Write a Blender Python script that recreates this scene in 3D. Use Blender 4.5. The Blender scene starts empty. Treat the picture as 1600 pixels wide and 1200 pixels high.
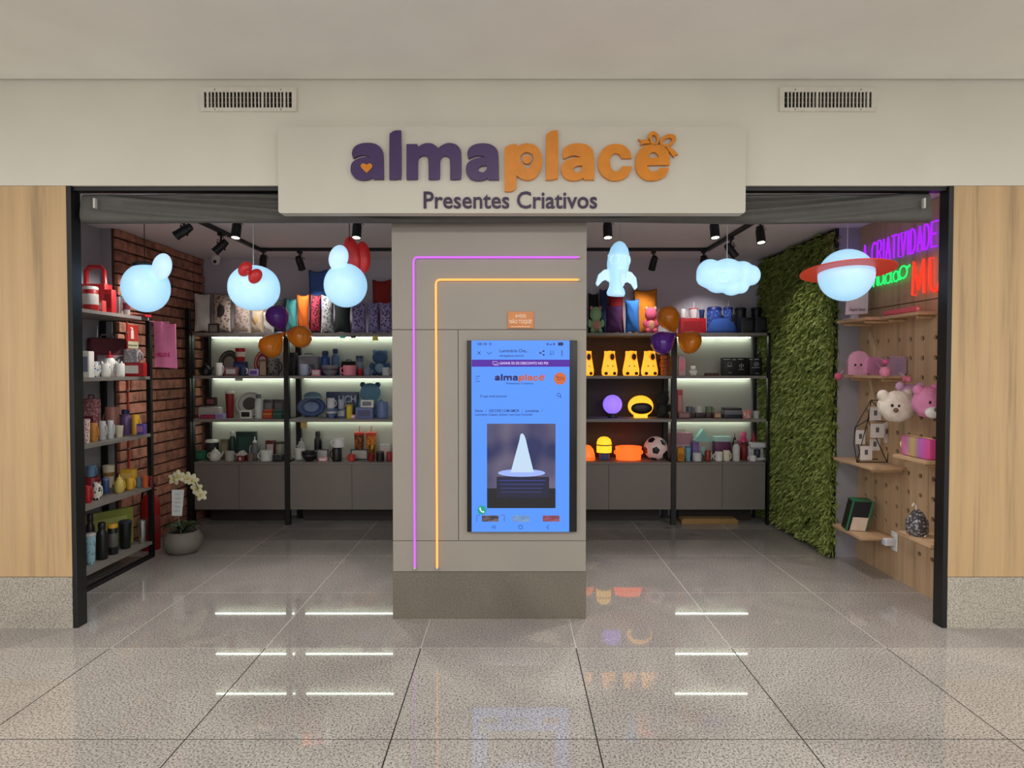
import bpy, math, random
from mathutils import Vector, Matrix
random.seed(7)
PI = math.pi
scene = bpy.context.scene
col = scene.collection

# ---------------------------------------------------------------- camera
F = 1000.0; EYE = 1.6; PITCH = math.atan(0.025)
cd = bpy.data.cameras.new('camera'); cam = bpy.data.objects.new('camera', cd); col.objects.link(cam)
cam.location = (0, 0, EYE); cam.rotation_euler = (PI/2 - PITCH, 0, 0)
cd.sensor_width = 36; cd.lens = F/1600*36; cd.clip_start = .05
scene.camera = cam

# ---------------------------------------------------------------- world, corridor lamps, exposure
w = bpy.data.worlds.new('world'); scene.world = w; w.use_nodes = True
w.node_tree.nodes['Background'].inputs[0].default_value = (1, .985, .955, 1)
w.node_tree.nodes['Background'].inputs[1].default_value = .86
def area(loc, sx, sy, e, c, rot=(0, 0, 0)):
    l = bpy.data.lights.new('corridor_light', 'AREA'); l.shape = 'RECTANGLE'; l.size = sx; l.size_y = sy
    l.energy = e; l.color = c
    o = bpy.data.objects.new('corridor_light', l); col.objects.link(o); o.location = loc; o.rotation_euler = rot
    return o
for lx in (-3.2, 0, 3.2):
    area((lx, .9, 3.33), 1.2, .5, 54, (1, .98, .945))
    area((lx, -2.2, 3.33), 1.2, .5, 54, (1, .98, .945))
scene.view_settings.view_transform = 'Standard'; scene.view_settings.look = 'None'
scene.view_settings.gamma = 1; scene.view_settings.use_curve_mapping = False
scene.view_settings.exposure = 0.16

# ---------------------------------------------------------------- helpers
def P(px, py, Y):
    u = (600-py)/F; r = (px-800)/F
    t = Y/(math.cos(PITCH)+u*math.sin(PITCH))
    return Vector((t*r, Y, EYE+t*(u*math.cos(PITCH)-math.sin(PITCH))))
def lin(c):
    return tuple(((v/255)/12.92 if v/255 <= .04045 else ((v/255+.055)/1.055)**2.4) for v in c)
MATS = {}
def mat(c, rough=.5, metal=0, emit=0, ecol=None, kind='plain', c2=None, scale=30, trans=0, bump=0, coat=0):
    key = (tuple(c), rough, metal, emit, ecol, kind, c2, scale, trans, bump, coat)
    if key in MATS: return MATS[key]
    m = bpy.data.materials.new('material_%d' % len(MATS)); m.use_nodes = True
    nt = m.node_tree; N = nt.nodes; L = nt.links; b = N['Principled BSDF']
    geo = N.new('ShaderNodeNewGeometry'); tc = N.new('ShaderNodeTexCoord')
    b.inputs['Roughness'].default_value = rough; b.inputs['Metallic'].default_value = metal
    if coat: b.inputs['Coat Weight'].default_value = coat; b.inputs['Coat Roughness'].default_value = .04
    if trans: b.inputs['Transmission Weight'].default_value = trans
    C = lin(c)+(1,)
    def ramp(stops, src):
        r = N.new('ShaderNodeValToRGB'); e = r.color_ramp.elements
        while len(e) < len(stops): e.new(.5)
        for i, (p, cc) in enumerate(stops): e[i].position = p; e[i].color = cc
        L.new(src, r.inputs[0]); L.new(r.outputs[0], b.inputs['Base Color']); return r
    def shade(f): return tuple(min(1, v*f) for v in C[:3])+(1,)
    fac = None
    if kind == 'plain':
        n = N.new('ShaderNodeTexNoise'); n.inputs['Scale'].default_value = 18; L.new(tc.outputs['Object'], n.inputs['Vector'])
        ramp([(.3, shade(.93)), (.7, shade(1.06))], n.outputs['Fac']); fac = n.outputs['Fac']
    elif kind == 'paint':
        n = N.new('ShaderNodeTexNoise'); n.inputs['Scale'].default_value = 2.5; n.inputs['Detail'].default_value = 6
        L.new(geo.outputs['Position'], n.inputs['Vector'])
        ramp([(.3, shade(.97)), (.7, shade(1.03))], n.outputs['Fac']); fac = n.outputs['Fac']
    elif kind == 'pattern':
        n = N.new('ShaderNodeTexVoronoi'); n.inputs['Scale'].default_value = scale; L.new(tc.outputs['Object'], n.inputs['Vector'])
        r = ramp([(.36, lin(c2)+(1,)), (.46, C)], n.outputs['Distance']); fac = n.outputs['Distance']
    elif kind == 'granite':
        n = N.new('ShaderNodeTexNoise'); n.inputs['Scale'].default_value = scale; n.inputs['Detail'].default_value = 3; n.inputs['Roughness'].default_value = .7
        L.new(geo.outputs['Position'], n.inputs['Vector'])
        r1 = N.new('ShaderNodeValToRGB'); e = r1.color_ramp.elements
        e[0].position = .36; e[0].color = lin(c2)+(1,); e[1].position = .52; e[1].color = C
        k = e.new(.68); k.color = shade(1.25)
        L.new(n.outputs['Fac'], r1.inputs[0])
        n2 = N.new('ShaderNodeTexNoise'); n2.inputs['Scale'].default_value = 1.3; n2.inputs['Detail'].default_value = 5; n2.inputs['Distortion'].default_value = 1.2
        L.new(geo.outputs['Position'], n2.inputs['Vector'])
        r2 = N.new('ShaderNodeValToRGB'); e = r2.color_ramp.elements
        e[0].position = .3; e[0].color = (.82, .80, .80, 1); e[1].position = .65; e[1].color = (1.05, 1.03, 1, 1)
        L.new(n2.outputs['Fac'], r2.inputs[0])
        mx = N.new('ShaderNodeMix'); mx.data_type = 'RGBA'; mx.blend_type = 'MULTIPLY'; mx.inputs[0].default_value = 1
        L.new(r1.outputs[0], mx.inputs[6]); L.new(r2.outputs[0], mx.inputs[7])
        if scale == 106:                                  # dark and pale veins in the shop slabs
            n3 = N.new('ShaderNodeTexNoise'); n3.inputs['Scale'].default_value = 1.1; n3.inputs['Detail'].default_value = 7; n3.inputs['Distortion'].default_value = 1.6; n3.inputs['Roughness'].default_value = .62
            L.new(geo.outputs['Position'], n3.inputs['Vector']); r3 = N.new('ShaderNodeValToRGB'); e = r3.color_ramp.elements
            e[0].position = .30; e[0].color = (.62, .58, .57, 1); e[1].position = .36; e[1].color = (1, 1, 1, 1)
            k = e.new(.60); k.color = (1, 1, 1, 1); k = e.new(.66); k.color = (1.22, 1.2, 1.15, 1)
            L.new(n3.outputs['Fac'], r3.inputs[0]); m4 = N.new('ShaderNodeMix'); m4.data_type = 'RGBA'; m4.blend_type = 'MULTIPLY'; m4.inputs[0].default_value = 1
            L.new(mx.outputs[2], m4.inputs[6]); L.new(r3.outputs[0], m4.inputs[7]); mx = m4
        # per-tile tint
        oi = N.new('ShaderNodeObjectInfo'); mr = N.new('ShaderNodeMapRange'); mr.inputs[3].default_value = .93; mr.inputs[4].default_value = 1.05
        L.new(oi.outputs['Random'], mr.inputs[0])
        m3 = N.new('ShaderNodeMix'); m3.data_type = 'RGBA'; m3.blend_type = 'MULTIPLY'; m3.inputs[0].default_value = 1
        L.new(mx.outputs[2], m3.inputs[6]); L.new(mr.outputs[0], m3.inputs[7]); L.new(m3.outputs[2], b.inputs['Base Color'])
        fac = n.outputs['Fac']
    elif kind == 'wood':
        mp = N.new('ShaderNodeMapping'); mp.inputs['Scale'].default_value = (1, 1, .035) if not scale == 31 else (1, .12, 1)
        L.new(geo.outputs['Position'], mp.inputs[0])
        n = N.new('ShaderNodeTexNoise'); n.inputs['Scale'].default_value = 13; n.inputs['Detail'].default_value = 6; n.inputs['Roughness'].default_value = .6
        L.new(mp.outputs[0], n.inputs['Vector'])
        n2 = N.new('ShaderNodeTexNoise'); n2.inputs['Scale'].default_value = 70; n2.inputs['Detail'].default_value = 2
        L.new(mp.outputs[0], n2.inputs['Vector'])
        ad = N.new('ShaderNodeMath'); ad.operation = 'MULTIPLY_ADD'; ad.inputs[1].default_value = .22
        L.new(n2.outputs['Fac'], ad.inputs[0]); L.new(n.outputs['Fac'], ad.inputs[2])
        ramp([(.42, shade(.62)), (.55, shade(.88)), (.72, C), (.85, shade(1.08))], ad.outputs[0]); fac = n.outputs['Fac']
    elif kind == 'brick':
        n = N.new('ShaderNodeTexNoise'); n.inputs['Scale'].default_value = 14; n.inputs['Detail'].default_value = 8; L.new(geo.outputs['Position'], n.inputs['Vector'])
        oi = N.new('ShaderNodeObjectInfo'); hs = N.new('ShaderNodeHueSaturation')
        r = ramp([(.3, shade(.55)), (.5, C), (.75, shade(1.45))], n.outputs['Fac'])
        mr = N.new('ShaderNodeMapRange'); mr.inputs[3].default_value = .75; mr.inputs[4].default_value = 1.2
        L.new(oi.outputs['Random'], mr.inputs[0]); L.new(mr.outputs[0], hs.inputs['Value']); L.new(r.outputs[0], hs.inputs['Color'])
        L.new(hs.outputs[0], b.inputs['Base Color']); fac = n.outputs['Fac']
    elif kind == 'leaf':
        n = N.new('ShaderNodeTexNoise'); n.inputs['Scale'].default_value = 26; n.inputs['Detail'].default_value = 3; L.new(geo.outputs['Position'], n.inputs['Vector'])
        ramp([(.3, shade(.55)), (.5, C), (.72, lin(c2)+(1,))], n.outputs['Fac'])
    elif kind == 'rainbow':
        sp = N.new('ShaderNodeSeparateXYZ'); L.new(tc.outputs['Generated'], sp.inputs[0])
        ramp([(0, lin((225, 80, 150))+(1,)), (.3, lin((190, 110, 200))+(1,)), (.55, lin((225, 205, 120))+(1,)), (.75, lin((215, 150, 190))+(1,)), (1, lin((225, 70, 150))+(1,))], sp.outputs[1])
    if emit:
        b.inputs['Emission Color'].default_value = lin(ecol or c)+(1,); b.inputs['Emission Strength'].default_value = emit
    if bump and fac is not None:
        bp = N.new('ShaderNodeBump'); bp.inputs['Strength'].default_value = bump; bp.inputs['Distance'].default_value = .01
        L.new(fac, bp.inputs['Height']); L.new(bp.outputs[0], b.inputs['Normal'])
    MATS[key] = m
    return m

W = {}                                                  # world origin of every unrotated parent
def tag(o, label=None, cat=None, group=None, kind=None):
    if label: o['label'] = label
    if cat: o['category'] = cat
    if group: o['group'] = group
    if kind: o['kind'] = kind
    return o
def thing(name, loc, label, cat, group=None, rotz=0):
    o = bpy.data.objects.new(name, None); col.objects.link(o); o.location = loc; o.rotation_euler = (0, 0, rotz)
    o.empty_display_size = .05; W[o] = Vector(loc)
    return tag(o, label, cat, group)
def link(name, me, parent=None, loc=None):
    o = bpy.data.objects.new(name, me); col.objects.link(o)
    if parent is not None: o.parent = parent
    if loc is not None: o.location = loc
    return o

class MB:
    def __init__(s): s.v = []; s.f = []
    def add(s, vs, fs):
        k = len(s.v); s.v += [Vector(p) for p in vs]; s.f += [tuple(i+k for i in f) for f in fs]; return s
    def box(s, x0, x1, y0, y1, z0, z1, b=0):
        if b <= 0:
            return s.add([(x0, y0, z0), (x1, y0, z0), (x1, y1, z0), (x0, y1, z0), (x0, y0, z1), (x1, y0, z1), (x1, y1, z1), (x0, y1, z1)],
                         [(3, 2, 1, 0), (4, 5, 6, 7), (0, 1, 5, 4), (1, 2, 6, 5), (2, 3, 7, 6), (3, 0, 4, 7)])
        b = min(b, (x1-x0)*.45, (y1-y0)*.45, (z1-z0)*.45); n = 3
        def ring(i, z):
            pts = []
            for cx, cy, a0 in ((x1-b, y1-b, 0), (x0+b, y1-b, 90), (x0+b, y0+b, 180), (x1-b, y0+b, 270)):
                for k in range(n+1):
                    a = math.radians(a0+90*k/n); pts.append((cx+(b-i)*math.cos(a), cy+(b-i)*math.sin(a), z))
            return pts
        rings = [ring(b*.6, z0), ring(b*.17, z0+b*.25), ring(0, z0+b), ring(0, z1-b), ring(b*.17, z1-b*.25), ring(b*.6, z1)]
        m = len(rings[0]); vs = [p for r in rings for p in r]; fs = []
        for j in range(len(rings)-1):
            for i in range(m): fs.append((j*m+i, j*m+(i+1) % m, (j+1)*m+(i+1) % m, (j+1)*m+i))
        fs.append(tuple(range(m))[::-1]); fs.append(tuple((len(rings)-1)*m+i for i in range(m)))
        return s.add(vs, fs)
    def lathe(s, prof, c=(0, 0, 0), n=20, sx=1, sy=1):
        vs = []; fs = []; k = len(prof)
        for i in range(n):
            a = 2*PI*i/n
            for r, z in prof: vs.append((c[0]+r*sx*math.cos(a), c[1]+r*sy*math.sin(a), c[2]+z))
        for i in range(n):
            j = (i+1) % n
            for q in range(k-1): fs.append((i*k+q, j*k+q, j*k+q+1, i*k+q+1))
        fs.append(tuple(i*k for i in range(n))[::-1]); fs.append(tuple(i*k+k-1 for i in range(n)))
        return s.add(vs, fs)
    def ell(s, c, rx, ry, rz, n=20, m=12, rot=None, p=1.0):
        vs = []; fs = []
        def sg(v): return math.copysign(abs(v)**p, v)
        for j in range(m+1):
            t = PI*j/m - PI/2
            for i in range(n):
                a = 2*PI*i/n
                q = Vector((rx*sg(math.cos(t))*sg(math.cos(a)), ry*sg(math.cos(t))*sg(math.sin(a)), rz*sg(math.sin(t))))
                if rot is not None: q = rot @ q
                vs.append(q+Vector(c))
        for j in range(m):
            for i in range(n): fs.append((j*n+i, j*n+(i+1) % n, (j+1)*n+(i+1) % n, (j+1)*n+i))
        return s.add(vs, fs)
    def tube(s, pts, r, n=8, closed=False):
        pts = [Vector(p) for p in pts]; K = len(pts); vs = []; fs = []
        rr = r if isinstance(r, (list, tuple)) else [r]*K
        prev = None
        for i, p in enumerate(pts):
            if closed: t = pts[(i+1) % K]-pts[i-1]
            else: t = pts[min(i+1, K-1)]-pts[max(i-1, 0)]
            t.normalize()
            if prev is None:
                up = Vector((0, 0, 1)) if abs(t.z) < .9 else Vector((0, 1, 0)); a = t.cross(up).normalized()
            else: a = (prev - t*prev.dot(t)).normalized()
            prev = a; bb = t.cross(a)
            for k in range(n):
                q = 2*PI*k/n; vs.append(p+a*rr[i]*math.cos(q)+bb*rr[i]*math.sin(q))
        for i in range(K if closed else K-1):
            j = (i+1) % K
            for k in range(n): fs.append((i*n+k, i*n+(k+1) % n, j*n+(k+1) % n, j*n+k))
        if not closed: fs.append(tuple(range(n))[::-1]); fs.append(tuple((K-1)*n+k for k in range(n)))
        return s.add(vs, fs)
    def disc(s, c, r, t, axis='y', n=24, rx=None):           # short cylinder, axis y or x
        rx = rx or r; vs = []; fs = []
        for d in (-t/2, t/2):
            for i in range(n):
                a = 2*PI*i/n
                vs.append((c[0]+rx*math.cos(a), c[1]+d, c[2]+r*math.sin(a)) if axis == 'y' else (c[0]+d, c[1]+rx*math.cos(a), c[2]+r*math.sin(a)))
        for i in range(n): fs.append((i, (i+1) % n, n+(i+1) % n, n+i))
        fs.append(tuple(range(n))[::-1]); fs.append(tuple(range(n, 2*n)))
        return s.add(vs, fs)
    def xf(s, M):
        s.v = [M @ p for p in s.v]; return s
    def mesh(s, m, off=None, smooth=False):
        me = bpy.data.meshes.new('mesh'); o = off or Vector((0, 0, 0))
        me.from_pydata([tuple(p-o) for p in s.v], [], s.f); me.validate()
        import bmesh
        bm = bmesh.new(); bm.from_mesh(me); bmesh.ops.recalc_face_normals(bm, faces=bm.faces); bm.to_mesh(me); bm.free()
        if m: me.materials.append(m)
        if smooth:
            me.polygons.foreach_set('use_smooth', [True]*len(me.polygons))
            me.set_sharp_from_angle(angle=math.radians(42))
        return me
    def build(s, name, m, parent=None, smooth=True, loc=None, local=False):
        """verts in world space (or local space of the parent when local); loc = origin for a top-level mesh"""
        if parent is not None:
            off = Vector((0, 0, 0)) if local else W[parent]
            o = link(name, s.mesh(m, off, smooth), parent); W[o] = W[parent]
        else:
            l = Vector(loc) if loc is not None else Vector((0, 0, 0))
            o = link(name, s.mesh(m, Vector((0, 0, 0)) if local else l, smooth)); o.location = l; W[o] = l
        return o

def struct(name, mb, m, smooth=False, label=None):
    o = mb.build(name, m, smooth=smooth); o['kind'] = 'structure'
    if label: o['label'] = label
    return o
def curve_mesh(splines, extrude, bevel=0):                    # filled 2-D outlines with holes -> mesh in XY
    c = bpy.data.curves.new('outline', 'CURVE'); c.dimensions = '2D'; c.fill_mode = 'BOTH'; c.extrude = extrude; c.bevel_depth = bevel
    for pts in splines:
        sp = c.splines.new('POLY'); sp.points.add(len(pts)-1); sp.use_cyclic_u = True
        for q, p in zip(sp.points, pts): q.co = (p[0], p[1], 0, 1)
    o = bpy.data.objects.new('outline', c); col.objects.link(o)
    dg = bpy.context.evaluated_depsgraph_get(); me = bpy.data.meshes.new_from_object(o.evaluated_get(dg))
    bpy.data.objects.remove(o); bpy.data.curves.remove(c)
    return me
def text_mesh(body, extrude=.0, offset=0, shear=0):
    c = bpy.data.curves.new('words', 'FONT'); c.body = body; c.size = 1; c.extrude = extrude; c.offset = offset; c.shear = shear; c.resolution_u = 3
    o = bpy.data.objects.new('words', c); col.objects.link(o)
    dg = bpy.context.evaluated_depsgraph_get(); me = bpy.data.meshes.new_from_object(o.evaluated_get(dg))
    bpy.data.objects.remove(o); bpy.data.curves.remove(c)
    return me
def text_px(name, body, x0, x1, y0, y1, Y, m, parent, thick=.001, offset=0, shear=0):
    """lettering facing the corridor that fills a box on the plane at depth Y"""
    me = text_mesh(body, .5, offset, shear)
    xs = [v.co.x for v in me.vertices]; ys = [v.co.y for v in me.vertices]
    a = P(x0, y1, Y); b = P(x1, y0, Y); kx = (b.x-a.x)/(max(xs)-min(xs)); kz = (b.z-a.z)/(max(ys)-min(ys)); o = W[parent]
    for v in me.vertices:
        v.co = Vector((a.x+(v.co.x-min(xs))*kx, Y-v.co.z*thick, a.z+(v.co.y-min(ys))*kz))-o
    me.materials.clear(); me.materials.append(m)
    ob = link(name, me, parent); W[ob] = W[parent]; return ob
def smooth_poly(pts, n=5):
    """Catmull-Rom through the points; a third entry of 1 marks a sharp corner"""
    out = []; K = len(pts)
    for i in range(K):
        p0, p1, p2, p3 = pts[i-1], pts[i], pts[(i+1) % K], pts[(i+2) % K]
        if len(p1) > 2: p0 = p1
        if len(p2) > 2: p3 = p2
        for k in range(n):
            t = k/n; a = []
            for d in (0, 1):
                a.append(.5*((2*p1[d])+(-p0[d]+p2[d])*t+(2*p0[d]-5*p1[d]+4*p2[d]-p3[d])*t*t+(-p0[d]+3*p1[d]-3*p2[d]+p3[d])*t**3))
            out.append(tuple(a))
    return out

# ---------------------------------------------------------------- materials
M_WALL = mat((216, 212, 199), .7, kind='paint')
M_CEIL = mat((242, 240, 233), .8, kind='paint')
M_WOOD = mat((200, 167, 123), .45, kind='wood')
M_WOODX = mat((196, 156, 112), .5, kind='wood', scale=31)
M_GRAN = mat((186, 180, 168), .6, kind='granite', c2=(140, 134, 124), scale=95, bump=.7)
M_TILE = mat((180, 176, 170), .03, kind='granite', c2=(88, 84, 81), scale=105)
M_TILE2 = mat((166, 161, 157), .03, kind='granite', c2=(100, 94, 91), scale=106)
M_POLI = mat((112, 106, 96), .12, kind='granite', c2=(104, 98, 89), scale=90)
M_BLACK = mat((11, 11, 12), .45)
M_GROUT = mat((26, 24, 22), .9); M_GROUT2 = mat((190, 183, 174), .8)
M_GREY = mat((156, 154, 160), .8, kind='paint')
M_SCEIL = mat((226, 222, 224), .85, kind='paint')
M_PANEL = mat((150, 143, 134), .45, kind='paint')
M_SHELF = mat((128, 122, 116), .5); M_BACKP = mat((182, 179, 170), .6, kind='paint')
M_CAB = mat((120, 112, 107), .5, kind='paint'); M_KICK = mat((40, 32, 28), .6)
M_WHITE = mat((235, 235, 232), .4)
M_GLOW = mat((190, 205, 215), .35, emit=.86, ecol=(140, 198, 232))
M_GLOW2 = mat((190, 205, 215), .35, emit=.95, ecol=(150, 190, 218))
M_LED = mat((255, 255, 255), .4, emit=16, ecol=(236, 255, 232))
M_LENS = mat((255, 255, 255), .4, emit=5, ecol=(255, 244, 225))
M_BACKW = mat((196, 192, 202), .8, kind='paint')

# ================================================================ STRUCTURE
YF = 3.9
ZH = P(0, 290, YF).z; ZC = P(0, 125, YF).z; ZS = 2.77
XL = -2.70; XR = 2.675
# floor slabs and tiles
fl = struct('floor', MB().box(-6.2, 6.2, -4, 3.62, -.06, -.0012), M_GROUT, label='polished grey granite corridor floor')
fs_ = struct('floor_shop', MB().box(-6.2, 6.2, 3.62, 7.1, -.06, -.0006), M_GROUT2, label='polished grey granite shop floor with pale joints')
TW, TD, GAP = .887, .9, .006
tile = MB().box(GAP/2, TW-GAP/2, GAP/2, TD-GAP/2, -.02, 0)
tm = tile.mesh(M_TILE); tm2 = MB().box(.0027, TW-.0027, .0027, TD-.0027, -.02, 0).mesh(M_TILE2)
for i in range(-6, 7):
    for j in range(-4, 5):
        x = -.521+i*TW; y = 2.72+j*TD
        if x < -6.2 or x > 5.4: continue
        if j >= 1 and (x > 3 or x < -4.4) and j > 1: continue
        link('tile', tm if j < 1 else tm2, fl if j < 1 else fs_, (x, y, 0))
# ceiling, front wall with wood cladding and granite plinths
struct('ceiling', MB().box(-6.5, 6.5, -4, YF-.014, ZC, ZC+.06).box(-6.5, 6.5, YF-.1, YF+.3, ZC+.06, ZC+.1), M_CEIL, label='plain off-white corridor ceiling')  # upper box: unseen cap added to block light through the joint gap
struct('wall_front', MB().box(-6.5, 6.5, YF, YF+.2, ZH, ZC+.06), M_WALL, label='cream plaster fascia above the shopfront')
zp0 = P(0, 902, YF).z
struct('wall_front_left', MB().box(-6.5, XL, YF, YF+.1, zp0+.003, ZH-.002), M_WOOD, label='light oak cladding left of the shopfront')
struct('wall_front_right', MB().box(XR, 6.5, YF, YF+.1, zp0+.003, ZH-.002), M_WOOD, label='light oak cladding right of the shopfront')
struct('baseboard_left', MB().box(-6.5, XL, YF-.004, YF+.1, 0, zp0), M_GRAN, label='flamed granite plinth under the left oak cladding')
struct('baseboard_right', MB().box(XR, 6.5, YF-.004, YF+.1, 0, zp0), M_GRAN, label='flamed granite plinth under the right oak cladding')
# shop shell
struct('wall_left', MB().box(-3.56, -3.46, YF+.1, 7.0, 0, ZS), M_GREY, label='grey side wall behind the left rack')
struct('wall_left_pilaster', MB().box(-3.46, -3.365, 5.40, 7.0, 0, ZS), M_GREY)
struct('wall_right', MB().box(2.93, 3.05, YF+.1, 7.0, 0, ZS), M_GREY)
struct('wall_right_pilaster', MB().box(2.73, 2.93, 5.37, 7.0, 0, ZS), M_GREY, label='grey pilaster between the leaf wall and the pegboard')
struct('wall_back', MB().box(-3.56, 3.05, 6.92, 7.05, 0, ZS), M_BACKW, label='grey back wall of the shop')
struct('ceiling_shop', MB().box(-3.56, 3.05, YF+.2, 7.05, ZS, ZS+.08), M_SCEIL, label='off-white shop ceiling')
# brick facing on the left wall, brick by brick
bw = struct('wall_left_brick', MB().box(-3.365, -3.345, 5.402, 6.918, 0, ZS), mat((74, 50, 42), .9), label='rustic red brick facing on the left shop wall')
M_BRICK = mat((172, 116, 94), .85, kind='brick', bump=.8)
def brick_mesh(l, h):
    return MB().box(0, .036, 0, l, 0, h, .007).mesh(M_BRICK)
BL, BH, BJ = .27, .085, .015
cut = {}
z = .004; r_ = 0
while ZS-z > .03:
    bh = min(BH, ZS-.004-z)
    y = 5.404-(0 if r_ % 2 else .12)
    while y < 6.91:
        a = max(y, 5.404); b_ = min(y+BL, 6.916)
        if b_-a > .03:
            L_ = round(b_-a, 3)
            key = (L_, round(bh, 3))
            if key not in cut: cut[key] = brick_mesh(L_, bh)
            me = cut[key]
            link('brick', me, bw, (-3.347+random.uniform(-.009, .006), a, z+random.uniform(-.002, .001)))
        y += BL+BJ
    z += BH+BJ; r_ += 1
# artificial hedge on the right wall
hb = MB(); hb.box(2.70, 2.73, 5.372, 6.918, 0, ZS-.01)
hedge = thing('leaf_wall', (2.73, 6.1, 0), 'tall panel of artificial green leaves covering the right shop wall', 'leaf wall')
hb.build('backing', mat((26, 34, 14), .9), hedge, smooth=False)
lv = []; lf = []
for k in range(15000):
    y = random.uniform(5.375, 6.9); zz = random.uniform(.02, ZS-.03); l = random.uniform(.05, .105); wd = random.uniform(.007, .012)
    if random.random() < .06: y = 5.375
    d = Vector((-random.uniform(.35, 1), random.uniform(-.8, .5), random.uniform(-1.1, .3))).normalized()
    s_ = d.cross(Vector((random.uniform(-.5, .5), random.uniform(-1, 1), random.uniform(-1, 1)))).normalized()*wd
    b0 = Vector((2.70-random.uniform(0, .02), y, zz)); m0 = b0+d*l*.55; e0 = b0+d*l+Vector((0, 0, -l*.25))
    if min(b0.z, e0.z) < .003: continue
    if max(e0.z, m0.z) > ZS-.012: continue
    if e0.y > 6.9: continue
    q = len(lv); lv += [b0-s_*.4, b0+s_*.4, m0+s_, e0, m0-s_]; lf += [(q, q+1, q+2, q+4), (q+4, q+2, q+3)]
for k in range(900):
    zz = random.uniform(.03, ZS-.08); l = random.uniform(.03, .06); wd = random.uniform(.007, .012); b0 = Vector((random.uniform(2.64, 2.73), 5.372, zz))
    d = Vector((random.uniform(-.9, .25), -random.uniform(.35, 1), random.uniform(-1.1, .3))).normalized(); s_ = d.cross(Vector((random.uniform(-1, 1), random.uniform(-.5, .5), random.uniform(-1, 1)))).normalized()*wd
    m0 = b0+d*l*.55; e0 = b0+d*l+Vector((0, 0, -l*.25))
    if min(b0.z, e0.z) < .003: continue
    q = len(lv); lv += [b0-s_*.4, b0+s_*.4, m0+s_, e0, m0-s_]; lf += [(q, q+1, q+2, q+4), (q+4, q+2, q+3)]
me = bpy.data.meshes.new('leaves'); me.from_pydata([tuple(v) for v in lv], [], lf); me.materials.append(mat((130, 144, 66), .6, kind='leaf', c2=(178, 190, 108)))
me.transform(Matrix.Translation(-W[hedge])); o = link('leaves', me, hedge); o['kind'] = 'stuff'
# pegboard wall: solid panels above and real holes below
peg = MB(); cell = .14; pz0 = .20; ycs = [5.243-cell*i for i in range(9)]
ya, yb = 5.243+cell/2, 5.243-cell*8-cell/2
def holed(mb, yc, zc, rad, x):
    n = 16; vs = []; fs = []
    for i in range(n):
        a = 2*PI*i/n+PI/n; c_, s_ = math.cos(a), math.sin(a); k = (cell/2)/max(abs(c_), abs(s_))
        vs.append((x, yc+c_*k, zc+s_*k))
    # make corners exact
    for i in range(n):
        a = 2*PI*i/n+PI/n; vs.append((x, yc+rad*math.cos(a), zc+rad*math.sin(a)))
    for i in range(n):
        a = 2*PI*i/n+PI/n; vs.append((x+.018, yc+rad*math.cos(a), zc+rad*math.sin(a)))
    for i in range(n):
        j = (i+1) % n; fs += [(i, j, n+j, n+i), (n+i, n+j, 2*n+j, 2*n+i)]
    k0 = len(vs)
    for sy, sz in ((1, 1), (-1, 1), (-1, -1), (1, -1)): vs.append((x, yc+sy*cell/2, zc+sz*cell/2))
    for q, i in enumerate((1, 5, 9, 13)): fs.append((i, k0+q, i+1))
    mb.add(vs, fs)
zrows = [.27+.14*i for i in range(12)]
for i, yc in enumerate(ycs):
    for j, zc in enumerate(zrows):
        if j == 0 and i < 5: peg.add([(2.91, yc-cell/2, zc-cell/2), (2.91, yc+cell/2, zc-cell/2), (2.91, yc+cell/2, zc+cell/2), (2.91, yc-cell/2, zc+cell/2)], [(0, 1, 2, 3)])
        else: holed(peg, yc, zc, .0195, 2.91)
def flat(mb, y0, y1, z0, z1): mb.box(2.91, 2.928, y0, y1, z0, z1)
flat(peg, yb, ya, 0, .2); flat(peg, yb, ya, .27+.14*11+.07, 2.073); flat(peg, ya, 5.368, 0, 2.073); flat(peg, YF+.1, yb, 0, 2.073)
pb = struct('wall_right_pegboard', MB().box(2.926, 2.9295, YF+.1, 5.368, 0, ZS-.004), M_KICK, label='oak pegboard lining of the right shop wall')
W[pb] = Vector((0, 0, 0))
peg.build('panel', M_WOODX if False else mat((198, 165, 130), .5, kind='wood'), pb, smooth=False)
MB().box(2.908, 2.9255, YF+.1, 5.368, 2.079, ZS-.004).build('panel', mat((198, 165, 130), .5, kind='wood'), pb, smooth=False)

# steel shopfront frame
fr = struct('trim_1', MB().box(XL, XL+.03, YF, YF+.085, 0, ZH-.002).box(XR-.03, XR, YF, YF+.085, 0, ZH-.002).box(XL+.03, XR-.03, YF+.02, YF+.085, ZH-.024, ZH-.002), M_BLACK, label='black steel frame around the shopfront opening')

# ================================================================ central pillar
PY = 4.05
x0, x1 = P(613, 600, PY).x, P(916, 600, PY).x
def zpx(y, Y): return P(800, y, Y).z
pl = struct('wall_pillar', MB().box(x0+.004, x1-.004, PY+.012, PY+.55, 0, ZS), mat((70, 66, 62), .8), label='greige clad pillar in the middle of the shopfront')
W[pl] = Vector((0, 0, 0))
zj1, zj2, zj3 = zpx(515, PY), zpx(845, PY), zpx(893, PY); xj = P(716, 600, PY).x
for (a, b_, c_, d_) in ((x0, x1, zj1+.002, ZS-.01), (x0, xj-.002, zj2+.002, zj1-.002), (xj+.002, x1, zj2+.002, zj1-.002), (x0, x1, zj3+.001, zj2-.002)):
    MB().box(a, b_, PY, PY+.02, c_, d_).build('panel', M_PANEL, pl, smooth=False)
for xa, xb in ((x0, x0+.012), (x1-.012, x1)):
    MB().box(xa, xb, PY+.021, PY+.55, zj3, ZS-.01).build('side_panel', M_PANEL, pl, smooth=False)
MB().box(x0-.002, x1+.002, PY-.006, PY+.56, 0, zj3-.001).build('plinth', M_POLI, pl, smooth=False)
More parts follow.
